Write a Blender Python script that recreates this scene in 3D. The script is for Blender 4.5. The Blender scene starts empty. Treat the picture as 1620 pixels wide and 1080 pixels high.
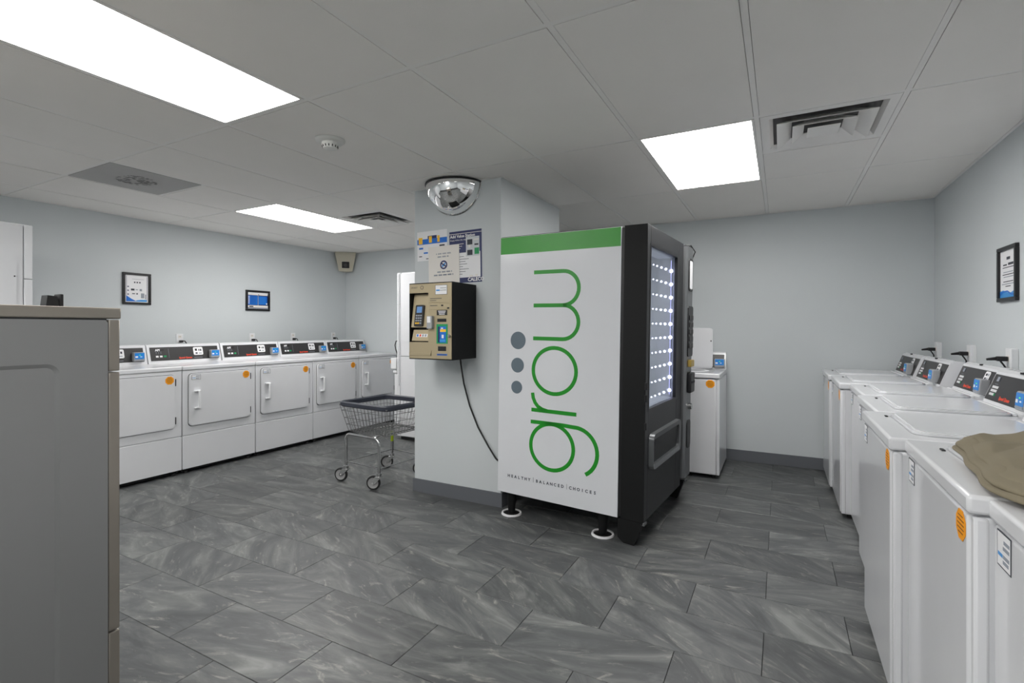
import bpy, bmesh, math, random
from mathutils import Vector, Matrix
random.seed(7)
scn = bpy.context.scene
COL = scn.collection
R = math.radians

# ------------------------------------------------------------------ camera, world, exposure
H_CAM, CEIL = 1.26, 2.33
XL, XR, YB, YF = -5.51, 1.11, 5.25, -2.02          # room: left, right, back, wall behind the camera
cam_d = bpy.data.cameras.new('camera'); cam = bpy.data.objects.new('camera', cam_d); COL.objects.link(cam)
cam.location = (0, 0, H_CAM); cam.rotation_euler = (R(90), 0, 0.4904)
cam_d.sensor_width = 36; cam_d.lens = 36 * 795 / 1620; cam_d.shift_y = -20.5 / 1620; cam_d.clip_start = 0.02
scn.camera = cam
world = bpy.data.worlds.new('world'); scn.world = world; world.use_nodes = True
world.node_tree.nodes['Background'].inputs[0].default_value = (0.5, 0.55, 0.6, 1)
world.node_tree.nodes['Background'].inputs[1].default_value = 0.0
vs = scn.view_settings
vs.view_transform = 'Standard'; vs.look = 'None'; vs.gamma = 1; vs.use_curve_mapping = False
vs.exposure = 0.0
PANEL_LIGHT = 16.5                                   # radiance of the ceiling light diffusers

# ------------------------------------------------------------------ materials
def lin(c):
    return tuple(((x / 255) / 12.92 if x / 255 <= 0.04045 else ((x / 255 + 0.055) / 1.055) ** 2.4) for x in c) + (1,)
MATS = {}
def mat(name, rgb, rough=0.5, metal=0.0, bump=0, bscale=60, var=0, vscale=6, spec=None, coat=0):
    m = bpy.data.materials.new(name); m.use_nodes = True
    nt = m.node_tree; b = nt.nodes['Principled BSDF']
    col = lin(rgb)
    b.inputs['Base Color'].default_value = col
    b.inputs['Roughness'].default_value = rough; b.inputs['Metallic'].default_value = metal
    if spec is not None: b.inputs['Specular IOR Level'].default_value = spec
    if coat: b.inputs['Coat Weight'].default_value = coat; b.inputs['Coat Roughness'].default_value = 0.08
    tc = nt.nodes.new('ShaderNodeTexCoord')
    n = nt.nodes.new('ShaderNodeTexNoise'); n.inputs['Scale'].default_value = vscale; n.inputs['Detail'].default_value = 4
    nt.links.new(tc.outputs['Object'], n.inputs['Vector'])
    mx = nt.nodes.new('ShaderNodeMix'); mx.data_type = 'RGBA'
    k = max(var, 0.03)
    mx.inputs[6].default_value = tuple(max(0, x * (1 - k)) for x in col[:3]) + (1,)
    mx.inputs[7].default_value = tuple(min(1, x * (1 + k)) for x in col[:3]) + (1,)
    nt.links.new(n.outputs['Fac'], mx.inputs[0]); nt.links.new(mx.outputs[2], b.inputs['Base Color'])
    if bump:
        n2 = nt.nodes.new('ShaderNodeTexNoise'); n2.inputs['Scale'].default_value = bscale; n2.inputs['Detail'].default_value = 3
        nt.links.new(tc.outputs['Object'], n2.inputs['Vector'])
        bp = nt.nodes.new('ShaderNodeBump'); bp.inputs['Strength'].default_value = bump; bp.inputs['Distance'].default_value = 0.002
        nt.links.new(n2.outputs['Fac'], bp.inputs['Height']); nt.links.new(bp.outputs['Normal'], b.inputs['Normal'])
    MATS[name] = m
    return m
def emis(name, rgb, s):
    m = bpy.data.materials.new(name); m.use_nodes = True; nt = m.node_tree
    nt.nodes.remove(nt.nodes['Principled BSDF'])
    e = nt.nodes.new('ShaderNodeEmission'); e.inputs[0].default_value = lin(rgb); e.inputs[1].default_value = s
    nt.links.new(e.outputs[0], nt.nodes['Material Output'].inputs[0]); MATS[name] = m; return m
mat('wall_paint', (205, 210, 212), 0.75, bump=0.25, bscale=180, var=0.02, vscale=2)
mat('ceiling_tile', (243, 240, 236), 0.9, bump=0.3, bscale=300, var=0.03, vscale=3)
mat('grid_white', (242, 240, 237), 0.6)
mat('grey_dark', (100, 100, 100), 0.9)
mat('plenum', (30, 30, 30), 0.95)
mat('grey_grille', (186, 185, 184), 0.85, bump=0.6, bscale=400)
mat('baseboard', (100, 103, 108), 0.55)
mat('grout', (38, 39, 40), 0.9)
mat('enamel', (226, 227, 230), 0.22, coat=0.3, var=0.015)
mat('enamel_front', (222, 223, 226), 0.2, coat=0.4, var=0.015)
mat('plastic_white', (230, 231, 233), 0.4)
mat('seam', (25, 26, 28), 0.7)
mat('console_dark', (48, 47, 48), 0.4)
mat('black_plastic', (20, 20, 22), 0.4)
mat('black_metal', (15, 16, 17), 0.55, spec=0.3, bump=0.4, bscale=500)
mat('door_grey', (44, 45, 47), 0.45, metal=0.2, bump=0.3, bscale=600)
mat('strip_grey', (120, 122, 124), 0.35, metal=0.6)
mat('reader_grey', (160, 162, 165), 0.5)
mat('reader_blue', (24, 128, 212), 0.35)
mat('orange', (246, 160, 18), 0.55)
mat('orange_dark', (120, 70, 10), 0.6)
mat('ink', (60, 64, 72), 0.7)
mat('ink_light', (150, 156, 166), 0.7)
mat('paper', (236, 236, 238), 0.6)
mat('paper_warm', (232, 228, 222), 0.6)
mat('navy', (22, 36, 92), 0.35)
mat('blue', (20, 110, 205), 0.4)
mat('sky_blue', (60, 150, 220), 0.4)
mat('yellow', (250, 196, 50), 0.5)
mat('red', (226, 74, 48), 0.5)
mat('green', (22, 150, 90), 0.5)
mat('logo_green', (58, 158, 52), 0.4)
mat('letter_green', (28, 146, 36), 0.4)
mat('tag_ink', (70, 76, 86), 0.6)
mat('dot_slate', (100, 114, 124), 0.45)
mat('vend_white', (222, 224, 228), 0.3, coat=0.2)
mat('champagne', (178, 164, 134), 0.4, metal=0.3, bump=0.2, bscale=500)
mat('frame_black', (24, 24, 27), 0.35)
mat('chrome', (200, 200, 200), 0.12, metal=1)
mat('wire_metal', (150, 150, 150), 0.3, metal=1)
mat('mirror', (245, 245, 245), 0.015, metal=1)
mat('vinyl_navy', (52, 56, 68), 0.55)
mat('rubber', (28, 28, 29), 0.7)
mat('wheel_grey', (150, 150, 150), 0.5)
mat('tape_lime', (170, 190, 30), 0.5)
mat('beige', (196, 190, 172), 0.5)
mat('stain_dark', (140, 139, 138), 0.9, var=0.1, vscale=40)
mat('smoke_white', (226, 226, 222), 0.5)
mat('diffuser_off', (235, 235, 235), 0.5)
mat('steel_grey', (148, 148, 148), 0.42, metal=0.55, var=0.02)
mat('steel_warm', (158, 151, 142), 0.34, metal=0.7, var=0.06, vscale=9)
mat('khaki', (134, 125, 104), 0.9, bump=0.8, bscale=900, var=0.08, vscale=8)
mat('interior_grey', (206, 210, 214), 0.6)
mat('screen_blue', (90, 140, 200), 0.3)
mat('brass', (200, 170, 90), 0.35, metal=0.8)
emis('panel_glow', (255, 253, 250), PANEL_LIGHT)
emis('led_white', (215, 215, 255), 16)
emis('reflection_glow', (228, 228, 255), 7)
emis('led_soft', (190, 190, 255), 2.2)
emis('fill_glow', (240, 242, 255), 9)
emis('led_green', (120, 255, 60), 1.2)

def glass(name):
    m = bpy.data.materials.new(name); m.use_nodes = True; nt = m.node_tree
    nt.nodes.remove(nt.nodes['Principled BSDF'])
    t = nt.nodes.new('ShaderNodeBsdfTransparent'); t.inputs[0].default_value = (0.9, 0.92, 0.93, 1)
    g = nt.nodes.new('ShaderNodeBsdfGlossy'); g.inputs['Roughness'].default_value = 0.03
    lw = nt.nodes.new('ShaderNodeLayerWeight'); lw.inputs['Blend'].default_value = 0.5
    pw = nt.nodes.new('ShaderNodeMath'); pw.operation = 'POWER'; pw.inputs[1].default_value = 5.0     # Schlick term, same from both sides
    nt.links.new(lw.outputs['Facing'], pw.inputs[0])
    fr = nt.nodes.new('ShaderNodeMath'); fr.operation = 'MULTIPLY_ADD'; fr.inputs[1].default_value = 0.9; fr.inputs[2].default_value = 0.03
    nt.links.new(pw.outputs[0], fr.inputs[0])
    mx = nt.nodes.new('ShaderNodeMixShader')
    nt.links.new(fr.outputs[0], mx.inputs[0]); nt.links.new(t.outputs[0], mx.inputs[1]); nt.links.new(g.outputs[0], mx.inputs[2])
    nt.links.new(mx.outputs[0], nt.nodes['Material Output'].inputs[0]); MATS[name] = m
glass('door_glass')

def slate():
    m = bpy.data.materials.new('slate_tile'); m.use_nodes = True; nt = m.node_tree; L = nt.links
    b = nt.nodes['Principled BSDF']
    N = nt.nodes.new
    oi = N('ShaderNodeObjectInfo'); tc = N('ShaderNodeTexCoord')
    # own piece of stone for each tile: shift and turn the pattern by the tile's random number
    rot = N('ShaderNodeVectorRotate'); rot.rotation_type = 'Z_AXIS'
    mr = N('ShaderNodeMapRange'); mr.inputs[3].default_value = -0.5; mr.inputs[4].default_value = 0.9
    L.new(oi.outputs['Random'], mr.inputs[0]); L.new(mr.outputs[0], rot.inputs['Angle'])
    L.new(tc.outputs['Object'], rot.inputs['Vector'])
    mul = N('ShaderNodeMath'); mul.operation = 'MULTIPLY'; mul.inputs[1].default_value = 173.0
    L.new(oi.outputs['Random'], mul.inputs[0])
    cx = N('ShaderNodeCombineXYZ'); L.new(mul.outputs[0], cx.inputs[2]); L.new(mul.outputs[0], cx.inputs[0])
    add = N('ShaderNodeVectorMath'); add.operation = 'ADD'
    L.new(rot.outputs[0], add.inputs[0]); L.new(cx.outputs[0], add.inputs[1])
    sc = N('ShaderNodeVectorMath'); sc.operation = 'MULTIPLY'; sc.inputs[1].default_value = (1.5, 5.0, 1)
    L.new(add.outputs[0], sc.inputs[0])
    n1 = N('ShaderNodeTexNoise'); n1.inputs['Scale'].default_value = 1.7; n1.inputs['Detail'].default_value = 7
    n1.inputs['Roughness'].default_value = 0.62; n1.inputs['Distortion'].default_value = 1.1
    L.new(sc.outputs[0], n1.inputs['Vector'])
    r1 = N('ShaderNodeValToRGB'); e = r1.color_ramp.elements
    e[0].position = 0.28; e[0].color = lin((60, 62, 63)); e[1].position = 0.76; e[1].color = lin((130, 132, 130))
    x = e.new(0.47); x.color = lin((78, 80, 81)); x = e.new(0.60); x.color = lin((97, 99, 98))
    L.new(n1.outputs['Fac'], r1.inputs[0])
    n2 = N('ShaderNodeTexNoise'); n2.inputs['Scale'].default_value = 2.6; n2.inputs['Detail'].default_value = 9
    n2.inputs['Roughness'].default_value = 0.7; n2.inputs['Distortion'].default_value = 2.2
    L.new(sc.outputs[0], n2.inputs['Vector'])
    r2 = N('ShaderNodeValToRGB'); e = r2.color_ramp.elements
    e[0].position = 0.57; e[0].color = (0, 0, 0, 1); e[1].position = 0.76; e[1].color = (1, 1, 1, 1)
    L.new(n2.outputs['Fac'], r2.inputs[0])
    mx = N('ShaderNodeMix'); mx.data_type = 'RGBA'; mx.inputs[7].default_value = lin((164, 163, 155))
    ms = N('ShaderNodeMath'); ms.operation = 'MULTIPLY'; ms.inputs[1].default_value = 0.75
    L.new(r2.outputs[0], ms.inputs[0]); L.new(ms.outputs[0], mx.inputs[0]); L.new(r1.outputs[0], mx.inputs[6])
    # tile to tile tone
    hv = N('ShaderNodeHueSaturation'); mv = N('ShaderNodeMapRange'); mv.inputs[3].default_value = 0.88; mv.inputs[4].default_value = 1.24
    mo = N('ShaderNodeMath'); mo.operation = 'FRACT'; mm = N('ShaderNodeMath'); mm.operation = 'MULTIPLY'; mm.inputs[1].default_value = 7.31
    L.new(oi.outputs['Random'], mm.inputs[0]); L.new(mm.outputs[0], mo.inputs[0]); L.new(mo.outputs[0], mv.inputs[0])
    L.new(mv.outputs[0], hv.inputs['Value']); L.new(mx.outputs[2], hv.inputs['Color']); L.new(hv.outputs[0], b.inputs['Base Color'])
    b.inputs['Roughness'].default_value = 0.42
    bp = N('ShaderNodeBump'); bp.inputs['Strength'].default_value = 0.35; bp.inputs['Distance'].default_value = 0.003
    L.new(n1.outputs['Fac'], bp.inputs['Height']); L.new(bp.outputs[0], b.inputs['Normal'])
    MATS['slate_tile'] = m
slate()

# ------------------------------------------------------------------ mesh helpers
def rrect(x0, x1, z0, z1, r, n=5):
    pts = []
    for cx, cz, a in ((x1 - r, z0 + r, -90), (x1 - r, z1 - r, 0), (x0 + r, z1 - r, 90), (x0 + r, z0 + r, 180)):
        for i in range(n + 1):
            t = R(a + 90 * i / n); pts.append((cx + r * math.cos(t), cz + r * math.sin(t)))
    return pts
class MB:
    def __init__(s): s.v = []; s.f = []; s.m = []; s.flat = set()
    def add(s, vs, fs, m=0):
        o = len(s.v); s.v += [tuple(p) for p in vs]
        for f in fs: s.f.append([o + i for i in f]); s.m.append(m)
        return s
    def box(s, x0, x1, y0, y1, z0, z1, m=0, bev=0, seg=2):
        if bev:
            bm = bmesh.new(); bmesh.ops.create_cube(bm, size=1)
            for v in bm.verts:
                v.co = Vector(((x0 + x1) / 2 + v.co.x * (x1 - x0), (y0 + y1) / 2 + v.co.y * (y1 - y0), (z0 + z1) / 2 + v.co.z * (z1 - z0)))
            bmesh.ops.bevel(bm, geom=bm.edges[:] , offset=bev, segments=seg, affect='EDGES', profile=0.5)
            bm.verts.index_update(); bm.normal_update()
            for i_, f in enumerate(bm.faces):
                if max(abs(c_) for c_ in f.normal) > .9999: s.flat.add(len(s.f) + i_)
            s.add([v.co for v in bm.verts], [[v.index for v in f.verts] for f in bm.faces], m); bm.free(); return s
        return s.add([(x0, y0, z0), (x1, y0, z0), (x1, y1, z0), (x0, y1, z0), (x0, y0, z1), (x1, y0, z1), (x1, y1, z1), (x0, y1, z1)],
                     [(3, 2, 1, 0), (4, 5, 6, 7), (0, 1, 5, 4), (1, 2, 6, 5), (2, 3, 7, 6), (3, 0, 4, 7)], m)
    def prism(s, pts, a0, a1, plane='xz', m=0):
        """outline pts (counter-clockwise seen from the front) pushed from a0 to a1 along the third axis"""
        def P(p, a): return (p[0], a, p[1]) if plane == 'xz' else ((a, p[0], p[1]) if plane == 'yz' else (p[0], p[1], a))
        n = len(pts)
        vs = [P(p, a0) for p in pts] + [P(p, a1) for p in pts]
        fs = [list(range(n)), list(range(2 * n - 1, n - 1, -1))] + [((i + 1) % n, i, n + i, n + (i + 1) % n) for i in range(n)]
        return s.add(vs, fs, m)
    def cyl(s, p0, p1, r0, r1=None, seg=16, m=0, cap=True):
        r1 = r0 if r1 is None else r1
        p0 = Vector(p0); p1 = Vector(p1); d = (p1 - p0).normalized()
        u = d.orthogonal().normalized(); w = d.cross(u)
        vs = []
        for p, r in ((p0, r0), (p1, r1)):
            for i in range(seg):
                t = 2 * math.pi * i / seg; vs.append(p + u * (r * math.cos(t)) + w * (r * math.sin(t)))
        fs = [(i, (i + 1) % seg, seg + (i + 1) % seg, seg + i) for i in range(seg)]
        if cap: fs += [list(range(seg - 1, -1, -1)), list(range(seg, 2 * seg))]
        return s.add(vs, fs, m)
    def tube(s, path, r, seg=8, m=0, closed=False):
        P = [Vector(p) for p in path]; n = len(P); vs = []; u = None
        for i, p in enumerate(P):
            a = P[i - 1] if (i > 0 or closed) else p
            b = P[(i + 1) % n] if (i < n - 1 or closed) else p
            d = (b - a).normalized()
            if u is None: u = d.orthogonal().normalized()
            else: u = (u - d * u.dot(d)).normalized()
            w = d.cross(u)
            for k in range(seg):
                t = 2 * math.pi * k / seg; vs.append(p + (u * math.cos(t) + w * math.sin(t)) * r)
        fs = []
        for i in range(n if closed else n - 1):
            j = (i + 1) % n
            for k in range(seg):
                fs.append((i * seg + k, i * seg + (k + 1) % seg, j * seg + (k + 1) % seg, j * seg + k))
        if not closed: fs += [list(range(seg - 1, -1, -1)), list(range((n - 1) * seg, n * seg))]
        return s.add(vs, fs, m)
    def lathe(s, prof, c=(0, 0, 0), seg=24, m=0, a0=0, a1=360, sx=1, sy=1):
        full = abs(a1 - a0 - 360) < 1e-6; k = seg if full else seg + 1; vs = []
        for r, z in prof:
            for i in range(k):
                t = R(a0 + (a1 - a0) * i / seg); vs.append((c[0] + sx * r * math.cos(t), c[1] + sy * r * math.sin(t), c[2] + z))
        fs = []
        for j in range(len(prof) - 1):
            for i in range(seg):
                i2 = (i + 1) % k if full else i + 1
                fs.append((j * k + i, j * k + i2, (j + 1) * k + i2, (j + 1) * k + i))
        return s.add(vs, fs, m)
    def ribbon(s, path, w, x0, x1, m=0, closed=False):
        """flat stroke of width w in the yz plane, pushed along x from x0 to x1"""
        P = [Vector((p[0], p[1])) for p in path]; n = len(P); A = []; B_ = []
        for i, p in enumerate(P):
            a = P[i - 1] if (i > 0 or closed) else p
            b = P[(i + 1) % n] if (i < n - 1 or closed) else p
            d = (b - a).normalized(); q = Vector((-d.y, d.x)) * (w / 2); A.append(p + q); B_.append(p - q)
        vs = []
        for i in range(n):
            for x in (x0, x1): vs += [(x, A[i].x, A[i].y), (x, B_[i].x, B_[i].y)]
        fs = []
        for i in range(n if closed else n - 1):
            o = 4 * i; k = 4 * ((i + 1) % n)
            fs += [(o, o + 1, k + 1, k), (o + 2, k + 2, k + 3, o + 3), (o, k, k + 2, o + 2), (o + 1, o + 3, k + 3, k + 1)]
        if not closed:
            o = 4 * (n - 1); fs += [(0, 2, 3, 1), (o, o + 1, o + 3, o + 2)]
        return s.add(vs, fs, m)
    def text(s, txt, x, y, z, size, m=0, plane='xz', flip=1, bold=0.0, align='LEFT', depth=0.0):
        cu = bpy.data.curves.new('t', 'FONT'); cu.body = txt; cu.size = size; cu.align_x = align; cu.resolution_u = 2; cu.offset = bold
        o = bpy.data.objects.new('t', cu); me = o.to_mesh()
        vs = []
        for v in me.vertices:
            a, b = v.co.x, v.co.y
            vs.append((x + a, y, z + b) if plane == 'xz' else (x, y + flip * a, z + b))
        s.add(vs, [list(p.vertices) for p in me.polygons], m)
        o.to_mesh_clear(); bpy.data.objects.remove(o); bpy.data.curves.remove(cu)
        return s
    def build(s, name, mats, parent=None, loc=None, rot=None, smooth=True, stuff=False, ang=35):
        me = bpy.data.meshes.new(name); me.from_pydata(s.v, [], s.f)
        for k in ([mats] if isinstance(mats, str) else mats): me.materials.append(MATS[k])
        me.polygons.foreach_set('material_index', s.m)
        bm = bmesh.new(); bm.from_mesh(me); bmesh.ops.recalc_face_normals(bm, faces=bm.faces[:]); bm.to_mesh(me); bm.free()
        if smooth:
            me.shade_smooth(); me.set_sharp_from_angle(angle=R(ang))
            for i_ in s.flat: me.polygons[i_].use_smooth = False
        me.update()
        o = bpy.data.objects.new(name, me); COL.objects.link(o)
        if parent: o.parent = parent
        if loc: o.location = loc
        if rot: o.rotation_euler = rot
        if stuff: o['kind'] = 'stuff'
        return o
def tag(o, label, cat, group=None):
    o['label'] = label; o['category'] = cat
    if group: o['group'] = group
    return o
def thing(name, loc, rz=0, label='', cat='', group=None):
    o = bpy.data.objects.new(name, None); COL.objects.link(o); o.empty_display_size = 0.1
    o.location = loc; o.rotation_euler = (0, 0, rz); return tag(o, label, cat, group)
KIDS = {}
def kids(o): return [c for c in bpy.data.objects if c.parent == o]
def copy_tree(o, parent=None):
    c = o.copy(); COL.objects.link(c); c.parent = parent
    for ch in kids(o): copy_tree(ch, c)
    return c
def struct(o): o['kind'] = 'structure'; return o

# ------------------------------------------------------------------ room shell
T = 0.12
struct(MB().box(XL - T, XR + T, YB, YB + T, 0, CEIL + 0.1).build('wall_back', 'wall_paint'))
struct(MB().box(XL - T, XL, YF, YB, 0, CEIL + 0.1).build('wall_left', 'wall_paint'))
struct(MB().box(XR, XR + T, YF, YB, 0, CEIL + 0.1).build('wall_right', 'wall_paint'))
struct(MB().box(XL - T, XR + T, YF - T, YF, 0, CEIL + 0.1).build('wall_front', 'wall_paint'))
PX0, PX1, PY0, PY1 = -2.51, -1.735, 3.09, 4.145
struct(MB().box(PX0, PX1, PY0, PY1, 0, CEIL + 0.06, bev=0.004, seg=1).build('wall_pillar', 'wall_paint'))
def baseboard(name, x0, x1, y0, y1): struct(MB().box(x0, x1, y0, y1, 0.0, 0.105, bev=0.002, seg=1).build(name, 'baseboard'))
baseboard('baseboard_back', XL, XR, YB - 0.01, YB)
baseboard('baseboard_right', XR - 0.01, XR, YF, YB - 0.01)
baseboard('baseboard_left', XL, XL + 0.01, YF, YB - 0.01)
bb = MB()
bb.box(PX0 - 0.008, PX1 + 0.008, PY0 - 0.008, PY0, 0, 0.10).box(PX0 - 0.008, PX0, PY0, PY1, 0, 0.10).box(PX1, PX1 + 0.008, PY0, PY1, 0, 0.10)
struct(bb.build('baseboard_pillar', 'baseboard'))

# floor: slate tiles in half bond, long side along the back wall
floor = struct(MB().box(XL, XR, YF, YB, -0.05, -0.003).build('floor', 'grout'))
PXT, PYT, GAP = 0.6125, 0.2945, 0.0022
tmesh = {}
def floor_tile(x0, x1, y0, y1):
    w, d = round(x1 - x0, 4), round(y1 - y0, 4)
    if (w, d) not in tmesh:
        b = MB(); hw, hd, c = w / 2 - GAP / 2, d / 2 - GAP / 2, 0.0012
        b.add([(-hw, -hd, -.003), (hw, -hd, -.003), (hw, hd, -.003), (-hw, hd, -.003), (-hw, -hd, -c), (hw, -hd, -c), (hw, hd, -c), (-hw, hd, -c),
               (-hw + c, -hd + c, 0), (hw - c, -hd + c, 0), (hw - c, hd - c, 0), (-hw + c, hd - c, 0)],
              [(0, 1, 5, 4), (1, 2, 6, 5), (2, 3, 7, 6), (3, 0, 4, 7), (4, 5, 9, 8), (5, 6, 10, 9), (6, 7, 11, 10), (7, 4, 8, 11), (8, 9, 10, 11)])
        o = b.build('floor_tile', 'slate_tile', floor, smooth=False); tmesh[(w, d)] = o.data
    else:
        o = bpy.data.objects.new('floor_tile', tmesh[(w, d)]); COL.objects.link(o); o.parent = floor
    o.location = ((x0 + x1) / 2, (y0 + y1) / 2, 0)
row = -8; y = 1.445 - 8 * PYT
while y < YB - 0.02:
    y1 = min(y + PYT, YB)
    off = -0.06 if row % 2 == 0 else -0.06 - PXT / 2
    x = off - PXT * 10
    while x < XR:
        x0, x1 = max(x, XL), min(x + PXT, XR)
        if x1 - x0 > 0.03 and not (x0 > PX0 and x1 < PX1 and y > PY0 and y1 < PY1) and (y > 0.2 or x1 > -9): floor_tile(x0, x1, y, y1)
        x += PXT
    row += 1; y += PYT

# ceiling: dark deck, lay-in tiles, grid bars
ceiling = struct(MB().box(XL, XR, YF, YB, CEIL + 0.03, CEIL + 0.09).build('ceiling', 'plenum'))
GX = [XL] + [-0.107 + 0.615 * k for k in range(-8, 2)] + [XR]
GY = [YF, -0.80, 0.415, 1.625, 2.835, 4.04, YB]
def ci(v, L): return min(range(len(L)), key=lambda i: abs(L[i] - v))
LIGHTS = [(-2.567, 0.415), (-4.412, 2.835), (-0.722, 2.835), (-0.722, -0.80), (-4.412, -0.80), (-2.567, -2.02)]  # last three: unseen panels behind the camera, added to raise the room's brightness
HALF = {(ci(-0.107, GX), ci(2.835, GY)): 'lo', (ci(-3.797, GX), ci(2.835, GY)): 'hi', (ci(-4.412, GX), ci(1.625, GY)): 'lo'}
VENTS = {}
light_cells = {(ci(a, GX), ci(b, GY)) for a, b in LIGHTS}
BAR = 0.024; TG = 0.0022
cmesh = {}
def ceil_tile(x0, x1, y0, y1):
    # cut away what the pillar takes
    if x1 > PX0 and x0 < PX1 and y1 > PY0 and y0 < PY1:
        for (a, b, c, d) in ((x0, PX0 - .004, y0, y1), (PX1 + .004, x1, y0, y1), (max(x0, PX0 - .004), min(x1, PX1 + .004), y0, PY0 - .004), (max(x0, PX0 - .004), min(x1, PX1 + .004), PY1 + .004, y1)):
            if b - a > 0.012 and d - c > 0.012 and a >= x0 - 1e-6 and b <= x1 + 1e-6: ceil_tile(a, b, c, d)
        return
    w, d = round(x1 - x0, 3), round(y1 - y0, 3)
    if (w, d) not in cmesh:
        o = MB().box(-w / 2, w / 2, -d / 2, d / 2, 0, 0.015).build('ceiling_tile', 'ceiling_tile', ceiling, smooth=False); cmesh[(w, d)] = o.data
    else:
        o = bpy.data.objects.new('ceiling_tile', cmesh[(w, d)]); COL.objects.link(o); o.parent = ceiling
    o.location = ((x0 + x1) / 2, (y0 + y1) / 2, CEIL + random.uniform(0, 0.0012))
for i in range(len(GX) - 1):
    for j in range(len(GY) - 1):
        if (i, j) in light_cells: continue
        a = GX[i] + (BAR / 2 + TG if i else 0.002); b = GX[i + 1] - (BAR / 2 + TG if i < len(GX) - 2 else 0.002)
        c = GY[j] + (BAR / 2 + TG if j else 0.002); d = GY[j + 1] - (BAR / 2 + TG if j < len(GY) - 2 else 0.002)
        if (i, j) in HALF:
            m = (GY[j] + GY[j + 1]) / 2
            if HALF[(i, j)] == 'lo': VENTS[(i, j)] = (GX[i] + BAR / 2, GX[i + 1] - BAR / 2, GY[j] + BAR / 2, m - BAR / 2); ceil_tile(a, b, m + BAR / 2 + TG, d)
            else: VENTS[(i, j)] = (GX[i] + BAR / 2, GX[i + 1] - BAR / 2, m + BAR / 2, GY[j + 1] - BAR / 2); ceil_tile(a, b, c, m - BAR / 2 - TG)
        else: ceil_tile(a, b, c, d)
def bar(x0, x1, y0, y1): MB().box(x0, x1, y0, y1, CEIL + 0.002, CEIL + 0.02).build('grid_bar', 'grid_white', ceiling, smooth=False)
for gx in GX[1:-1]:
    if PX0 < gx < PX1:
        bar(gx - BAR / 2, gx + BAR / 2, YF, PY0); bar(gx - BAR / 2, gx + BAR / 2, PY1, YB)
    else: bar(gx - BAR / 2, gx + BAR / 2, YF, YB)
for gy in GY[1:-1]:
    for i in range(len(GX) - 1):
        a, b = GX[i] + (BAR / 2 if i else 0), GX[i + 1] - (BAR / 2 if i < len(GX) - 2 else 0)
        if PY0 < gy < PY1 and b > PX0 and a < PX1:
            if a < PX0: bar(a, PX0, gy - BAR / 2, gy + BAR / 2)
            if b > PX1: bar(PX1, b, gy - BAR / 2, gy + BAR / 2)
        else: bar(a, b, gy - BAR / 2, gy + BAR / 2)
for (i, j) in HALF:
    m = (GY[j] + GY[j + 1]) / 2
    bar(GX[i] + BAR / 2, GX[i + 1] - BAR / 2, m - BAR / 2, m + BAR / 2)
# wall angle along the room edge
for n, a in enumerate(((XL, XR, YB - 0.018, YB), (XL, XL + 0.018, YF, YB - 0.018), (XR - 0.018, XR, YF, YB - 0.018))):
    struct(MB().box(*a, CEIL - 0.003, CEIL - 0.0005).build('trim_%d' % (n + 1), 'grid_white', smooth=False))
n = 3
for a in ((PX0 - .016, PX1 + .016, PY0 - .016, PY0), (PX0 - .016, PX0, PY0, PY1), (PX1, PX1 + .016, PY0, PY1)):
    n += 1; struct(MB().box(*a, CEIL - 0.004, CEIL - 0.0005).build('trim_%d' % n, 'grid_white', smooth=False))

# ceiling lights
lab = ['large glowing ceiling panel at the upper left of the photo', 'glowing ceiling panel over the row of dryers, beside the small vent',
       'glowing ceiling panel beside the large square vent above the vending machine', 'added unseen ceiling light panel above the right washers behind the camera', 'added unseen ceiling light panel behind the camera on the dryer side', 'added unseen ceiling light panel at the wall behind the camera']
for (lx, ly), l in zip(LIGHTS, lab):
    i, j = ci(lx, GX), ci(ly, GY)
    x0, x1, y0, y1 = GX[i] + BAR / 2, GX[i + 1] - BAR / 2, GY[j] + BAR / 2, GY[j + 1] - BAR / 2
    cx, cy = (x0 + x1) / 2, (y0 + y1) / 2; hx, hy = (x1 - x0) / 2 - .001, (y1 - y0) / 2 - .001
    t = thing('ceiling_light', (cx, cy, CEIL), 0, l, 'ceiling light', 'flat ceiling light panels')
    e = 0.012
    MB().box(-hx, hx, -hy, -hy + e, -.002, .02).box(-hx, hx, hy - e, hy, -.002, .02).box(-hx, -hx + e, -hy + e, hy - e, -.002, .02).box(hx - e, hx, -hy + e, hy - e, -.002, .02).build('frame', 'grid_white', t, smooth=False)
    MB().box(-hx + e, hx - e, -hy + e, hy - e, .003, .009).build('diffuser', 'panel_glow', t, smooth=False)

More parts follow.
